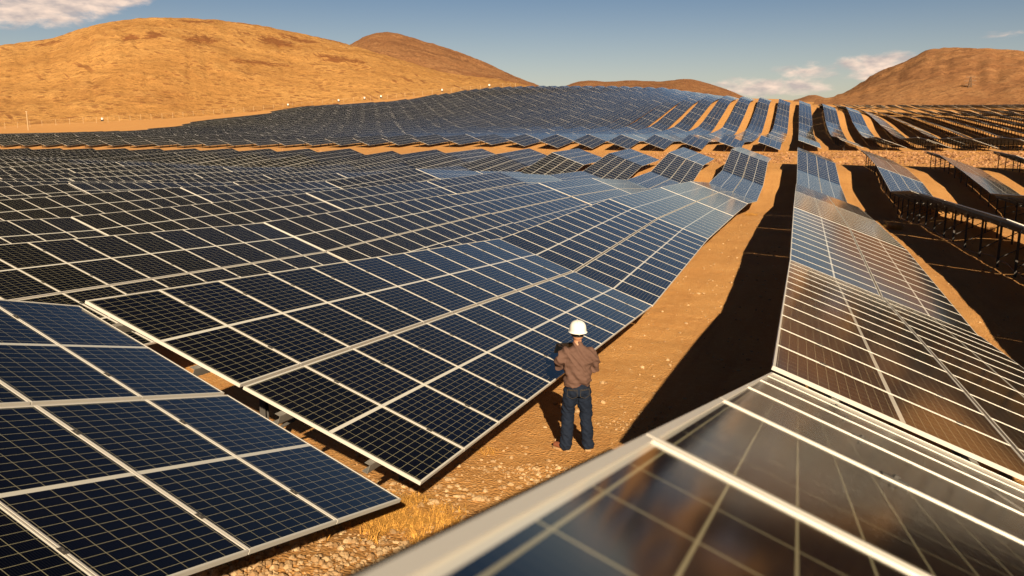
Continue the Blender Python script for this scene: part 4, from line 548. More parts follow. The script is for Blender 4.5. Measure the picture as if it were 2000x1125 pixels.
for h, d, (blk, k, n, M, lab) in seen:
    if cnt < 300 and blk != 'c':
        level = 0 if d < 36 else (1 if d < 105 else 3)
        if level < 3: o = make_table(M, level)
        else:
            X_local = M; bm = bmesh.new(); far_table_bm(bm, Matrix.Identity(4)); me = bpy.data.meshes.new('solar_table'); bm.normal_update(); bm.to_mesh(me); bm.free(); X_local = None
            for m_ in FAR_MATS: me.materials.append(m_)
            o = link('solar_table', me); o.matrix_world = M
        tag(o, lab, 'solar table', GROUPA if blk in ('near', 'a') else GROUPB)
        cnt += 1
    else: stuffM.append((M, d))
# rows just outside the frame on the right still throw their shade into it
for h, d, (blk, k, n, M, lab) in near_hidden:
    c = M.translation
    if blk == 'a' and 1 <= k <= 3 and n <= 4:
        stuffM.append((M, d))
bm = bmesh.new()
for M, d in stuffM: far_table_bm(bm, M, posts=d < 330)
me = bpy.data.meshes.new('solar_tables'); bm.normal_update(); bm.to_mesh(me); bm.free()
for m_ in FAR_MATS: me.materials.append(m_)
tag(link('solar_tables', me), 'rest of the solar tables merging into a dark sheet on the hillside', 'solar tables', kind='stuff')
print('tables', len(tables), 'seen', len(seen), 'individual', cnt, 'stuff', len(stuffM))
# ------------------------------------------------------------------ worker
def loft(bm, rings, seg=20, closed=True):
    """rings: (centre, x axis, y axis) ; capped"""
    prev = None; first = None
    for c, ax, ay in rings:
        cur = [bm.verts.new(Vector(c) + Vector(ax) * math.cos(2 * math.pi * i / seg) + Vector(ay) * math.sin(2 * math.pi * i / seg)) for i in range(seg)]
        if prev:
            for i in range(seg): bm.faces.new((prev[i], prev[(i + 1) % seg], cur[(i + 1) % seg], cur[i]))
        else: first = cur
        prev = cur
    bm.faces.new(first[::-1]); bm.faces.new(prev)
def zring(x, y, z, rx, ry): return ((x, y, z), (rx, 0, 0), (0, ry, 0))
def limb(bm, pts, seg=14):
    """pts: (pos, radius); tapered tube with round ends"""
    P = [Vector(p) for p, r in pts]; R = [r for p, r in pts]
    t0 = (P[1] - P[0]).normalized(); ref = Vector((0, 1, 0)) if abs(t0.y) < .8 else Vector((1, 0, 0))
    ax = t0.cross(ref).normalized(); rings = []
    for i, p in enumerate(P):
        if i == 0: t = t0
        elif i == len(P) - 1: t = (P[i] - P[i - 1]).normalized()
        else: t = ((P[i] - P[i - 1]).normalized() + (P[i + 1] - P[i]).normalized()).normalized()
        ax = (ax - t * ax.dot(t)).normalized(); ay = t.cross(ax)
        if i == 0:
            for f in (.85, .5): rings.append((p - t * R[0] * f, ax * R[0] * math.sqrt(1 - f * f), ay * R[0] * math.sqrt(1 - f * f)))
        rings.append((p, ax * R[i], ay * R[i]))
        if i == len(P) - 1:
            for f in (.5, .85): rings.append((p + t * R[i] * f, ax * R[i] * math.sqrt(1 - f * f), ay * R[i] * math.sqrt(1 - f * f)))
    loft(bm, rings, seg)
def ball(bm, c, rx, ry, rz, seg=20):
    rings = []
    for i in range(1, 12):
        a = math.pi * i / 12
        rings.append(((c[0], c[1], c[2] - rz * math.cos(a)), (rx * math.sin(a), 0, 0), (0, ry * math.sin(a), 0)))
    loft(bm, rings, seg)
def solid(name, fn, mat, parent, voxel=.011, wr=0.0, wscale=.12, smooth_it=4, cut=None):
    bm = bmesh.new(); fn(bm); bmesh.ops.recalc_face_normals(bm, faces=bm.faces); me = bpy.data.meshes.new(name); bm.to_mesh(me); bm.free()
    o = bpy.data.objects.new(name, me); C.objects.link(o)
    rm = o.modifiers.new('r', 'REMESH'); rm.mode = 'VOXEL'; rm.voxel_size = voxel; rm.use_smooth_shade = True
    sm = o.modifiers.new('s', 'SMOOTH'); sm.iterations = smooth_it; sm.factor = .5
    dg = bpy.context.evaluated_depsgraph_get(); me2 = bpy.data.meshes.new_from_object(o.evaluated_get(dg)); o.modifiers.clear(); o.data = me2; me2.name = name
    if wr:
        nrm = [v.normal.copy() for v in me2.vertices]
        for v, n in zip(me2.vertices, nrm):
            c = v.co; q_ = (c.x / wscale, c.y / wscale, c.z / (wscale * .55))
            a = noise.noise((q_[0] + c.z * 6, q_[1], q_[2] * .6 + c.x * 9)); b = noise.noise((q_[0] * 2.3, q_[1] * 2.3, q_[2] * 2.3 + 7))
            fold = (1 - abs(a) * 2.4); v.co = c + n * (wr * (fold * .9 + b * .5) - wr * .4)
    me2.materials.clear(); me2.materials.append(mat); me2.polygons.foreach_set('use_smooth', [True] * len(me2.polygons))
    o.parent = parent; return o
M_SKIN = plain('warm skin', (.50, .24, .13), .55, 0, .08, 20)  # warm skin tone with slight random variation
M_HAIR = plain('dark hair', (.018, .012, .008), .6, 0, .3, 60)
def cloth(name, col, sc=180, var=.15, rough=.85):
    m = MT(name); tcn = m.n('ShaderNodeTexCoord'); P = tcn.outputs['Object']
    a = m.noise(P, 7, 5, .6); b = m.noise(P, sc, 2)
    c = m.mix(a, tuple(x * (1 - var) for x in col), tuple(x * (1 + var) for x in col)); c = m.mix(m.math('MULTIPLY', b, .25), c, tuple(x * .6 for x in col))
    m.set(c, rough, 0, .2); m.bump(m.math('ADD', m.noise(P, 16, 4, .6, .8), m.math('MULTIPLY', b, .15)), .45, .012); return m.m
M_SHIRT = cloth('brown work shirt cotton', (.125, .068, .050)); M_JEANS = cloth('dark denim', (.0075, .0125, .026), 260, .35)
M_BOOT = plain('tan leather boot', (.20, .065, .030), .6, 0, .25, 30, .004); M_SOLE = plain('pale rubber sole', (.36, .22, .10), .8)
M_HELM = plain('white helmet shell', (.80, .77, .70), .28, 0, .02, 5); M_BLK = plain('black plastic', (.012, .012, .013), .4, 0, .2, 20); M_STRAP = plain('grey strap', (.10, .09, .08), .7)
M_BELT = plain('reddish leather belt', (.16, .03, .015), .5); M_THREAD = plain('tan stitching', (.06, .045, .03), .9)
WX, WY = -2.56, 10.10
wk = bpy.data.objects.new('person', None); C.objects.link(wk)
wk.location = (WX, WY, ground_W(WX, WY)); wk.rotation_euler = (0, 0, rad(24)); wk.scale = (.99, .965, .965)
tag(wk, 'worker seen from behind in white hard hat, brown shirt and dark jeans', 'person')
LE, LW_ = (-.245, .07, 1.16), (-.17, .29, 1.25); RE, RW_ = (.238, .02, 1.14), (.12, .27, 1.20)
def hand(bm, wrist, d, side):
    wv = Vector(wrist); d = Vector(d).normalized(); up = Vector((0, 0, 1)); lat = d.cross(up).normalized() * side; nn = lat.cross(d)
    limb(bm, [(wv, .026), (wv + d * .04, .034), (wv + d * .085, .036)])
    for i, L_ in enumerate((.068, .078, .074, .058)):
        b = wv + d * .085 + up * (.028 - .019 * i); m1 = b + d * L_ * .5 + lat * .008; m2 = m1 + d * L_ * .22 + lat * .024
        limb(bm, [(b, .0095), (m1, .0088), (m2, .0075)], 8)
    b = wv + d * .03 + up * .022; limb(bm, [(b, .0115), (b + up * .03 + d * .03 + lat * .01, .0105), (b + up * .035 + d * .062 + lat * .026, .009)], 8)
def f_body(bm):
    loft(bm, [zring(0, 0, .90, .13, .09), zring(0, 0, 1.05, .125, .085), zring(0, .0, 1.25, .135, .085), zring(0, -.005, 1.36, .125, .06), zring(0, 0, 1.43, .06, .05)])
    limb(bm, [((0, 0, 1.40), .06), ((0, .012, 1.50), .052), ((0, .025, 1.57), .054)])
    # head: skull, jaw, nose, brow, ears
    ball(bm, (0, .020, 1.645), .076, .094, .112)
    limb(bm, [((0, .045, 1.585), .050), ((0, .082, 1.553), .026)])
    limb(bm, [((0, .108, 1.66), .009), ((0, .128, 1.625), .013)], 8)
    limb(bm, [((-.04, .100, 1.672), .012), ((.04, .100, 1.672), .012)], 8)
    limb(bm, [((-.022, .108, 1.588), .008), ((.022, .108, 1.588), .008)], 8)
    for s in (-1, 1):
        limb(bm, [((s * .080, .012, 1.665), .011), ((s * .086, .004, 1.645), .013), ((s * .080, .012, 1.618), .009)], 8)
    for s, e, w_ in ((-1, LE, LW_), (1, RE, RW_)):
        limb(bm, [((s * .15, -.01, 1.36), .035), (e, .030), (w_, .025)])
        hand(bm, w_, (Vector(w_) - Vector(e)).normalized() * .8 + Vector((0, .2, .25)), -s)
    for s, K, A in ((-1, (-.115, .035, .49), (-.14, -.02, .10)), (1, (.125, .015, .49), (.155, -.02, .10))):
        limb(bm, [((s * .085, 0, .88), .075), (K, .05), (A, .035)])
    for (ax_, ay_, rot) in ((-.14, -.02, 42), (.155, -.02, -14)):
        d = Vector((-math.sin(rad(rot)), math.cos(rad(rot)), 0)); limb(bm, [((ax_, ay_, .07), .035), (Vector((ax_, ay_, .05)) + d * .15, .028)])
solid('body', f_body, M_SKIN, wk, .0065, smooth_it=2)
def f_shirt(bm):
    loft(bm, [zring(0, .0, .925, .178, .132), zring(0, .0, .95, .176, .132), zring(0, -.012, 1.00, .182, .140), zring(0, -.016, 1.08, .180, .138), zring(0, -.014, 1.18, .184, .135), zring(0, -.014, 1.28, .196, .132), zring(0, -.012, 1.37, .198, .115), zring(0, -.008, 1.425, .165, .090), zring(0, 0, 1.455, .10, .072), zring(0, .002, 1.475, .074, .066)], 28)
    limb(bm, [((0, 0, 1.45), .070), ((0, .006, 1.50), .066)], 18)
    for s, e, w_ in ((-1, LE, LW_), (1, RE, RW_)):
        ev = Vector(e); wv = Vector(w_)
        limb(bm, [((s * .165, -.012, 1.385), .078), ((s * .225, -.012, 1.30), .075), (ev + Vector((0, 0, .05)), .066), (ev, .064), (ev.lerp(wv, .45), .057), (ev.lerp(wv, .85), .045)], 18)
solid('shirt', f_shirt, M_SHIRT, wk, .009, wr=.022, wscale=.19)
def f_jeans(bm):
    loft(bm, [zring(0, .0, .965, .158, .118), zring(0, -.002, .90, .172, .130), zring(0, -.008, .84, .176, .134), zring(0, -.004, .79, .165, .12)], 26)
    for s, K, A in ((-1, (-.115, .035, .49), (-.142, -.018, .075)), (1, (.125, .015, .49), (.158, -.018, .075))):
        Kv, Av = Vector(K), Vector(A)
        limb(bm, [((s * .086, -.006, .84), .100), (Vector((s * .096, .01, .70)), .100), (Kv + Vector((0, 0, .06)), .088), (Kv - Vector((0, 0, .05)), .084), (Kv.lerp(Av, .5), .082), (Kv.lerp(Av, .82), .080), (Av, .084)], 20)
solid('jeans', f_jeans, M_JEANS, wk, .009, wr=.014, wscale=.11)
def f_belt(bm): loft(bm, [zring(0, 0, .945, .162, .122), zring(0, 0, .978, .160, .120)], 30)
solid('belt', f_belt, M_BELT, wk, .008, smooth_it=1)
def stitched_pocket(x0):
    def f(bm):
        def yb(x, z): return -.134 * math.sqrt(max(0, 1 - (x / .186) ** 2)) - .012
        pts = [(x0 - .062, .90), (x0 + .062, .90), (x0 + .062, .80), (x0, .775), (x0 - .062, .80), (x0 - .062, .90)]
        for (a, b), (c, d) in zip(pts, pts[1:]):
            for i in range(6):
                p = Vector((a + (c - a) * i / 6, 0, b + (d - b) * i / 6)); q_ = Vector((a + (c - a) * (i + .8) / 6, 0, b + (d - b) * (i + .8) / 6))
                p.y = yb(p.x, 0); q_.y = yb(q_.x, 0); bar_bm(bm, p, q_, .004, .004)
        bar_bm(bm, (x0 - .06, yb(x0 - .06, 0), .885), (x0 + .06, yb(x0 + .06, 0), .885), .004, .004)
    return f
for x0 in (-.085, .085): link('pocket_seam', mesh_from('pocket_seam', stitched_pocket(x0), M_THREAD), wk)
for (ax_, ay_, rot, s) in ((-.142, -.02, 46, -1), (.158, -.02, -10, 1)):
    d = Vector((-math.sin(rad(rot)), math.cos(rad(rot)), 0)); A = Vector((ax_, ay_, 0))
    bt = solid('boot', lambda bm: (limb(bm, [(A + Vector((0, 0, .15)), .052), (A + Vector((0, 0, .06)) - d * .01, .050)], 16), limb(bm, [(A + Vector((0, 0, .055)) - d * .02, .046), (A + Vector((0, 0, .05)) + d * .10, .048), (A + Vector((0, 0, .045)) + d * .17, .042)], 16)), M_BOOT, wk, .007, wr=.002, wscale=.04)
    lx = Vector((d.y, -d.x, 0))
    def f_sole(bm):
        out = [(-.075, .034), (-.06, .042), (0, .043), (.06, .046), (.13, .052), (.18, .045), (.215, .022)]
        ring = [A + d * a + lx * b for a, b in out] + [A + d * a - lx * b for a, b in out[::-1]]
        lo = [bm.verts.new((p.x, p.y, -.005)) for p in ring]; hi = [bm.verts.new((p.x, p.y, .024)) for p in ring]; n = len(ring)
        bm.faces.new(lo[::-1]); bm.faces.new(hi)
        for i in range(n): bm.faces.new((lo[i], lo[(i + 1) % n], hi[(i + 1) % n], hi[i]))
    sole = link('sole', mesh_from('sole', f_sole, M_SOLE), bt)
def f_hair(bm):
    ball(bm, (0, .004, 1.662), .0815, .096, .106)
hr = solid('hair', f_hair, M_HAIR, wk, .008)
# keep hair off the face and the neck: trim it above the ears' lower line
bmh = bmesh.new(); bmh.from_mesh(hr.data)
bmesh.ops.bisect_plane(bmh, geom=bmh.verts[:] + bmh.edges[:] + bmh.faces[:], plane_co=(0, 0, 1.612), plane_no=(0, 0, -1), clear_outer=True)
bmesh.ops.bisect_plane(bmh, geom=bmh.verts[:] + bmh.edges[:] + bmh.faces[:], plane_co=(0, .045, 1.66), plane_no=(0, 1, -.6), clear_outer=True)
bmh.to_mesh(hr.data); bmh.free()
def f_helmet(bm):
    seg = 40; rings = []
    prof = [(1.002, 0), (1.0, .03), (.97, .06), (.90, .09), (.76, .116), (.55, .134), (.30, .144), (.08, .147)]
    def pt(a, r, z):
        return Vector((.112 * r * math.sin(a), .012 + .135 * r * math.cos(a), 1.678 + z))
    cur0 = None; prev = None
    brim = []
    for i in range(seg):
        a = 2 * math.pi * i / seg; k = 1.13 + .16 * max(0, math.cos(a)) ** 2; brim.append(bm.verts.new(pt(a, k, -.016)))
    brimu = [bm.verts.new(v.co + Vector((0, 0, .006))) for v in brim]
    inner = [bm.verts.new(pt(2 * math.pi * i / seg, .95, -.012)) for i in range(seg)]
    for i in range(seg):
        j = (i + 1) % seg; bm.faces.new((brim[i], brim[j], brimu[j], brimu[i])); bm.faces.new((inner[i], inner[j], brim[j], brim[i]))
    prev = brimu
    for r, z in prof:
        cur = []
        for i in range(seg):
            a = 2 * math.pi * i / seg; rr = r
            cur.append(bm.verts.new(pt(a, rr, z) + (Vector((0, 0, .008)) if abs(math.sin(a)) < .2 and z > .05 else Vector())))
        for i in range(seg): bm.faces.new((prev[i], prev[(i + 1) % seg], cur[(i + 1) % seg], cur[i]))
        prev = cur
    bm.faces.new(prev)
    ip = inner
    for r, z in ((.92, .05), (.6, .10)):
        cur = [bm.verts.new(pt(2 * math.pi * i / seg, r, z)) for i in range(seg)]
        for i in range(seg): bm.faces.new((ip[(i + 1) % seg], ip[i], cur[i], cur[(i + 1) % seg]))
        ip = cur
    bm.faces.new(ip[::-1])
hm = link('hard_hat', mesh_from('hard_hat', f_helmet, M_HELM), wk); hm.data.polygons.foreach_set('use_smooth', [True] * len(hm.data.polygons))
sub = hm.modifiers.new('sub', 'SUBSURF'); sub.levels = 1; sub.render_levels = 1
def f_band(bm):
    for i in range(24):
        a0 = math.pi * (.45 + 1.1 * i / 24); a1 = math.pi * (.45 + 1.1 * (i + 1) / 24)
        p = lambda a: Vector((.089 * math.sin(a), .010 + .103 * math.cos(a), 1.652)); bar_bm(bm, p(a0), p(a1), .006, .026)
sb = link('head_strap', mesh_from('head_strap', f_band, M_BLK), hm)
def f_knob(bm): limb(bm, [((0, -.098, 1.648), .014), ((0, -.108, 1.648), .013)], 12)
link('strap_knob', mesh_from('strap_knob', f_knob, M_STRAP), sb)
# the tablet he holds in front of him
tb_ = bpy.data.objects.new('tablet_computer', None); C.objects.link(tb_)
M_SCREEN = plain('dark tablet screen', (.01, .012, .015), .1, 0, .1, 3)
tl = Matrix.Translation(wk.location) @ Matrix.Rotation(rad(24), 4, 'Z') @ Matrix.Translation((-.10, .40, 1.30)) @ Matrix.Rotation(rad(8), 4, 'Z') @ Matrix.Rotation(rad(38), 4, 'X')
tb_.matrix_world = tl
def f_case(bm):
    box_bm(bm, -.145, .145, -.010, .004, -.105, .105); bmesh.ops.bevel(bm, geom=bm.edges[:], offset=.005, segments=2, affect='EDGES')
link('case', mesh_from('tablet_case', f_case, M_BLK), tb_); link('screen', mesh_from('tablet_screen', lambda bm: box_bm(bm, -.130, .130, -.013, -.0102, -.09, .09), M_SCREEN), tb_)
tag(tb_, 'black tablet computer held by the worker in front of his chest', 'tablet')

# ------------------------------------------------------------------ stones and gravel
def rock_mat(name, a, b):
    m = MT(name); tcn = m.n('ShaderNodeTexCoord'); P = tcn.outputs['Object']; g = m.n('ShaderNodeNewGeometry')
    c = m.mix(g.outputs['Random Per Island'], a, b); c = m.mix(m.math('MULTIPLY', m.noise(P, 30, 4), .4), c, tuple(x * .55 for x in a)); m.set(c, .95, 0, .15); m.bump(m.noise(P, 60, 4), .5, .006); return m.m
M_ROCK = rock_mat('pale desert stone', (.30, .17, .075), (.58, .40, .22)); M_ROCKR = rock_mat('reddish road gravel', (.22, .105, .05), (.50, .27, .125))
def rock_bm(bm, c, r, sub=1, flat=.7, rnd=random):
    ic = bmesh.ops.create_icosphere(bm, subdivisions=sub, radius=1.0); s = rnd.random() * 99; ang = rnd.random() * 6.28
    sx_, sy_, sz_ = r * rnd.uniform(.7, 1.35), r * rnd.uniform(.7, 1.2), r * flat * rnd.uniform(.6, 1.1); ca, sa = math.cos(ang), math.sin(ang)
    for v in ic['verts']:
        k = 1 + .45 * noise.noise(v.co * 1.3 + Vector((s, 0, 0))); x, y, z = v.co.x * sx_ * k, v.co.y * sy_ * k, v.co.z * sz_ * k
        v.co = Vector((c[0] + x * ca - y * sa, c[1] + x * sa + y * ca, c[2] + z))
def fast_rocks(name, pts, mat, label):
    base = []
    for i in range(6):
        bm = bmesh.new(); random.seed(50 + i); rock_bm(bm, (0, 0, 0), 1, 1, .75); base.append(([v.co.copy() for v in bm.verts], [[v.index for v in f.verts] for f in bm.faces])); bm.free()
    vs, fs = [], []
    for x, y, z, r in pts:
        V, F = random.choice(base); a = random.random() * 6.28; ca, sa = math.cos(a) * r, math.sin(a) * r; o = len(vs)
        vs += [(x + v.x * ca - v.y * sa, y + v.x * sa + v.y * ca, z + v.z * r) for v in V]; fs += [[i + o for i in f] for f in F]
    me = bpy.data.meshes.new(name); me.from_pydata(vs, [], fs); me.materials.append(mat); tag(link(name, me), label, 'gravel', kind='stuff')
random.seed(11); pts = []
while len(pts) < 9500:
    # the aisle: thick gravel towards the bottom of the picture, thinning out up the track
    y = 4.5 + 34 * random.random() ** 2.6; x = random.uniform(-5.2, 0.8)
    dn = (1 if y < 7.4 else max(.0, 1 - (y - 7.4) / 2.6) * .85 + .035) * (1 if -4.6 < x < -.6 or y > 8 else .6)
    dn *= .35 + .9 * smooth(-.15, .25, noise.noise((x * .8, y * .8, 1)))
    if random.random() > dn: continue
    if (x + 3.75) ** 2 + (y - 6.72) ** 2 < .3 and random.random() < .7: continue
    r = .008 + .036 * random.random() ** 2.6
    if y > 12: r = r * 1.3 + .004
    p = Vector((x, y, 0)); pts.append((x, y, ground_W(x, y) + r * .12, r))
for (cx_, cy_, n_, sp_) in ((-1.9, 11.6, 260, .55), (-2.9, 8.9, 160, .35), (-2.4, 9.2, 90, .25), (-1.2, 12.3, 160, .7)):
    for _ in range(n_):
        x, y = random.gauss(cx_, sp_), random.gauss(cy_, sp_ * .4); r = .007 + .02 * random.random() ** 3; pts.append((x, y, ground_W(x, y) + r * .2, r))
for _ in range(2200):   # crumbs further along the track and between the rows on the right
    x, y = random.uniform(-2.9, 12), random.uniform(12, 70); r = .012 + .03 * random.random() ** 3; pts.append((x, y, ground_W(x, y) + r * .2, r))
fast_rocks('gravel', pts, M_ROCK, 'loose pale gravel and pebbles scattered over the orange track')
pts = []
for _ in range(7500):
    x = random.uniform(-24, 62) if random.random() < .85 else random.uniform(-130, -20); y = random.uniform(108, 149)
    if abs(x - 0.5) < 1.2 and random.random() < .7: continue
    if x < -20: y = random.uniform(112, 148)
    if random.random() > smooth(-34, -4, x) * .9 + .10: continue
    r = .09 + .20 * random.random() ** 2; pts.append((x, y, ground_W(x, y) + r * .2, r))
fast_rocks('gravel', pts, M_ROCKR, 'band of coarse reddish rubble along the service road between the blocks')
for i, (x, y, r, lab) in enumerate(((-3.05, 7.77, .060, 'pale rounded stone in the gravel below the corner of the solar table'), (-3.62, 8.25, .042, 'small angular stone lying in the table shadow edge'), (-2.92, 8.45, .034, 'small brown stone on the gravel nearer the worker'), (-3.4, 7.35, .055, 'broad flat slab stone beside the dry grass'), (-2.50, 8.15, .042, 'dark-sided stone closest to the blurred frame rail'))):
    random.seed(30 + i); bm = bmesh.new(); rock_bm(bm, (0, 0, 0), r, 3, .75); me = bpy.data.meshes.new('stone'); bm.to_mesh(me); bm.free(); me.materials.append(M_ROCK)
    me.polygons.foreach_set('use_smooth', [False] * len(me.polygons)); o = link('stone', me); o.location = (x, y, ground_W(x, y) + r * .35); tag(o, lab, 'stone', 'larger stones in the gravel')
# ------------------------------------------------------------------ dry grass
M_GRASS = cloth('dry straw grass', (.58, .29, .062), 90, .35, .9)
def tuft_bm(bm, c, n, h, spread, rnd=random, W=1.0):
    for _ in range(n):
        a = rnd.random() * 6.28; rr = spread * math.sqrt(rnd.random()); b = Vector((c[0] + rr * math.cos(a), c[1] + rr * math.sin(a), c[2] - .01))
        la = rnd.random() * 6.28; ln = rnd.uniform(.4, 1.7) * h; hh = h * rnd.uniform(.2, .8); w_ = rnd.uniform(.0016, .0034) * W * (1 if h < .3 else 1.8)
        sd = Vector((-math.sin(la), math.cos(la), 0)) * w_; d = Vector((math.cos(la), math.sin(la), 0))
        p1 = b + d * ln * .3 + Vector((0, 0, hh * .6)); p2 = b + d * ln * .9 + Vector((0, 0, hh * rnd.uniform(.5, 1.0)))
        v = [bm.verts.new(q_) for q_ in (b - sd, b + sd, p1 + sd * .8, p1 - sd * .8, p2)]
        bm.faces.new((v[0], v[1], v[2], v[3])); bm.faces.new((v[3], v[2], v[4]))
random.seed(5); bm = bmesh.new()
for _ in range(210):
    x = random.gauss(-3.75, .34); y = random.gauss(6.72, .33)
    tuft_bm(bm, (x, y, ground_W(x, y)), 34, .13, .08, W=1.5)
for _ in range(110):
    x = random.gauss(-4.25, .25); y = random.gauss(5.95, .3); tuft_bm(bm, (x, y, ground_W(x, y)), 26, .10, .08, W=1.4)
me = bpy.data.meshes.new('dry_grass'); bm.to_mesh(me); bm.free(); me.materials.append(M_GRASS)
tag(link('dry_grass', me), 'matted golden dry grass on the gravel at the bottom of the picture', 'dry grass', kind='stuff')
for x, y, n, h, sp_, lab in ((-3.62, 9.52, 190, .10, .16, 'low dry grass tuft at the table edge in front of the worker'), (-2.75, 58.0, 320, .42, .42, 'yellow grass clump at the far end of the sunlit aisle'),
                           (5.5, 51.2, 420, .55, .40, 'bright yellow grass clump on the sunlit strip right of the tables'), (10.0, 49.5, 260, .45, .35, 'brown twiggy shrub in the shade between the right rows')):
    random.seed(int(y)); bm = bmesh.new(); tuft_bm(bm, (0, 0, 0), n, h, sp_); me = bpy.data.meshes.new('grass_tuft'); bm.to_mesh(me); bm.free(); me.materials.append(M_GRASS)
    o = link('grass_tuft', me); o.location = (x, y, ground_W(x, y)); tag(o, lab, 'grass tuft', 'single tufts of dry grass')
random.seed(77); bm = bmesh.new()
for _ in range(520):
    x = random.uniform(-60, 70); y = random.uniform(150, 153.5) if random.random() < .6 else random.uniform(128, 150)
    if abs(((x - XR) / PITCH) % 1 - .5) > .42 and y > 150: continue
    tuft_bm(bm, (x, y, ground_W(x, y)), 16, random.uniform(.25, .6), .3)
for _ in range(1500):
    x = random.uniform(-40, 260); y = random.uniform(640, 880); h = random.uniform(1.2, 2.6)
    tuft_bm(bm, (x, y, ground_W(x, y)), 10, h, 1.6)
me = bpy.data.meshes.new('dry_grass'); bm.to_mesh(me); bm.free(); me.materials.append(M_GRASS)
tag(link('dry_grass', me), 'dry scrub along the service road and out on the plain', 'dry grass', kind='stuff')
# ------------------------------------------------------------------ drooping cable along the right-hand rows, perimeter fence, markers, mast
def surf_z(x, y): return ground_W(x, y)
M_CABLE = plain('dusty orange conduit', (.36, .16, .06), .8)
def cable(name, pts, r, lab):
    cu = bpy.data.curves.new(name, 'CURVE'); cu.dimensions = '3D'; cu.bevel_depth = r; cu.bevel_resolution = 2; sp_ = cu.splines.new('POLY'); sp_.points.add(len(pts) - 1)
    for p, q_ in zip(sp_.points, pts): p.co = (*q_, 1)
    cu.materials.append(M_CABLE); o = bpy.data.objects.new(name, cu); C.objects.link(o)
    dg = bpy.context.evaluated_depsgraph_get(); me = bpy.data.meshes.new_from_object(o.evaluated_get(dg)); bpy.data.objects.remove(o)
    o = link(name, me); tag(o, lab, 'cable', 'cables lying in the shade between the right rows')
for x0, lab in ((7.6, 'rusty cable lying in the shade between first and second rows right'), (14.4, 'rusty cable lying in the shade between second and third rows right')):
    pts = []; y = 24.0
    while y < 98: x = x0 + .35 * noise.noise((y * .12, x0, 0)) + .12 * noise.noise((y * .6, x0, 4)); pts.append((x, y, ground_W(x, y) + .03)); y += .6
    cable('cable', pts, .03, lab)
M_FENCE = plain('galvanised fence wire', (.52, .36, .20), .7, .1); M_WHITE = plain('white painted cabinet', (.82, .80, .76), .5)
FP = [(-470, 268, 0), (-372, 296, 2.4), (-372, 332, 4.9), (-358, 354, 6.7), (-354, 390, 9.1), (-346, 425, 12.2), (-331, 455, 15.1)]
FP = [(x, y) for x, y, z in FP] + [(-318, 490), (-284, 500), (-233, 500), (-186, 500), (-161, 500)]
fr_ = bpy.data.objects.new('wire_fence', None); C.objects.link(fr_); fr_.location = (-372, 296, ground_W(-372, 296)); tag(fr_, 'long wire fence with pale posts running along the foot of the golden hill', 'fence')
pm = mesh_from('fence_post', lambda bm: box_bm(bm, -.06, .06, -.06, .06, -.3, 3.2), M_FENCE)
poly = []; 
for (a, b), (c, d) in zip(FP, FP[1:]):
    n = max(1, int(math.hypot(c - a, d - b) / 6.3))
    for i in range(n): poly.append((a + (c - a) * i / n, b + (d - b) * i / n))
step_ = max(1, len(poly) // 98 + 1); posts = poly
fl = fr_.location
for i, (x, y) in enumerate(posts[:98]):
    o = child('fence_post', pm, fr_); o.location = Vector((x, y, ground_W(x, y))) - fl
def f_wire(bm):
    for (a, b), (c, d) in zip(posts, posts[1:98]):
        for h in (.4, 1.2, 2.0, 2.8, 3.1): bar_bm(bm, Vector((a, b, ground_W(a, b) + h)) - fl, Vector((c, d, ground_W(c, d) + h)) - fl, .022, .022)
link('fence_wire', mesh_from('fence_wire', f_wire, M_FENCE), fr_)
def f_cab(bm): box_bm(bm, -.4, .4, -.35, .35, .3, 1.3); bmesh.ops.bevel(bm, geom=bm.edges[:], offset=.06, segments=2, affect='EDGES')
def f_feet(bm): box_bm(bm, -.6, -.4, -.4, .4, -.5, .31); box_bm(bm, .4, .6, -.4, .4, -.5, .31)
mc, mf = mesh_from('cabinet_body', f_cab, M_WHITE), mesh_from('cabinet_feet', f_feet, M_STEELD)

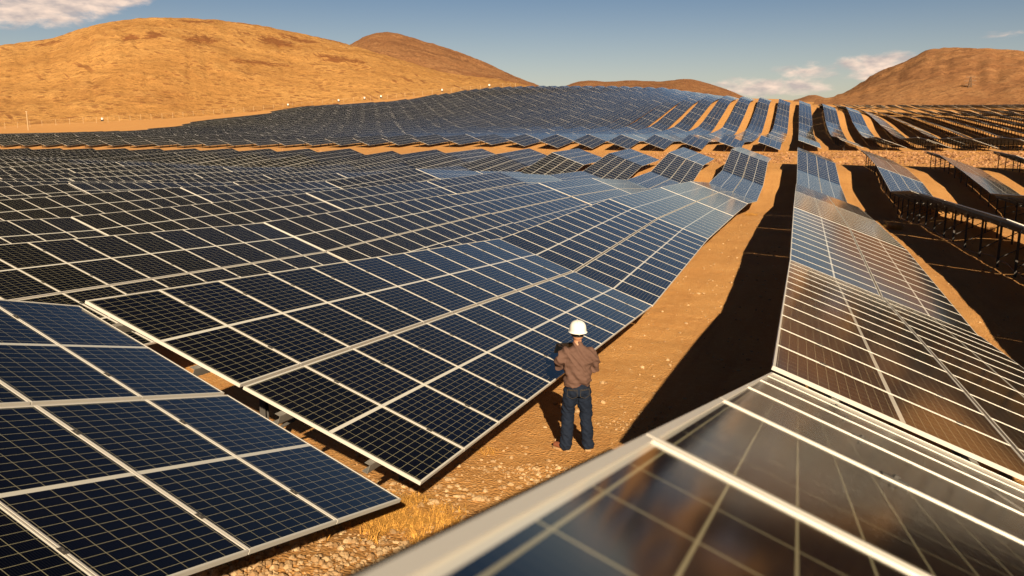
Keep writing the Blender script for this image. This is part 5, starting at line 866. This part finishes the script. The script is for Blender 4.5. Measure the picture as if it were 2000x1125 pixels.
for i, (x, y, lab) in enumerate(((-354, 354, 'white cabinet at the far left edge of the panels below the fence'), (-338, 478, 'white cabinet beyond the first stepped corner of the far panels'), (-322, 480, 'white cabinet just right of its near twin on the hillside edge'),
        (-286, 484, 'white cabinet at the middle step of the hillside panel edge'), (-268, 486, 'white cabinet between the middle and upper steps of the panel edge'), (-256, 486, 'white cabinet on the upper steps of the panel edge'), (-214, 488, 'white cabinet near the crest end of the panel edge'), (-183, 490, 'white cabinet highest on the crest beside the fence'))):
    o = bpy.data.objects.new('equipment_cabinet', None); C.objects.link(o); o.location = (x, y, ground_W(x, y) + 1.5); tag(o, lab, 'cabinet', 'white cabinets along the hillside panel edge')
    child('cabinet_body', mc, o); child('cabinet_feet', mf, o)
# lattice mast far on the right and a thin pole on the left
M_MAST = plain('dull lattice steel', (.16, .10, .06), .7, .2)
def f_mast(bm):
    H = 26
    def w(z): return 2.6 * (1 - z / H) + .35
    cs = [(-1, -1), (1, -1), (1, 1), (-1, 1)]; lv = [i * H / 9 for i in range(10)]
    for a, b in zip(lv, lv[1:]):
        for i in range(4):
            c0, c1 = cs[i], cs[(i + 1) % 4]; A = Vector((c0[0] * w(a), c0[1] * w(a), a)); B = Vector((c0[0] * w(b), c0[1] * w(b), b)); B2 = Vector((c1[0] * w(b), c1[1] * w(b), b)); A2 = Vector((c1[0] * w(a), c1[1] * w(a), a))
            bar_bm(bm, A, B, .3, .3); bar_bm(bm, A, B2, .16, .16); bar_bm(bm, A2, B, .16, .16); bar_bm(bm, B, B2, .16, .16)
def f_arms(bm):
    for z, l in ((25.5, 4.2), (22, 5.5), (18.5, 4.6)):
        bar_bm(bm, Vector((-l, 0, z)), Vector((l, 0, z)), .3, .3); bar_bm(bm, Vector((-l, 0, z)), Vector((0, 0, z + 1.4)), .2, .2); bar_bm(bm, Vector((l, 0, z)), Vector((0, 0, z + 1.4)), .2, .2)
mx, my = 152, 905; ms = bpy.data.objects.new('transmission_tower', None); C.objects.link(ms); ms.location = (mx, my, ground_W(mx, my)); tag(ms, 'small lattice power mast standing in front of the right mountain', 'power mast')
link('lattice', mesh_from('lattice', f_mast, M_MAST), ms); link('cross_arm', mesh_from('cross_arm', f_arms, M_MAST), ms)
pl = bpy.data.objects.new('pole', None); C.objects.link(pl); pl.location = (-345, 300, ground_W(-345, 300)); tag(pl, 'thin pale pole at the foot of the golden hill on the far left', 'pole')
link('mast_tube', mesh_from('mast_tube', lambda bm: bar_bm(bm, (0, 0, -.3), (0, 0, 8.5), .28, .28), M_FENCE), pl); link('mast_head', mesh_from('mast_head', lambda bm: box_bm(bm, -.5, .5, -.2, .2, 8.5, 8.8), M_FENCE), pl)
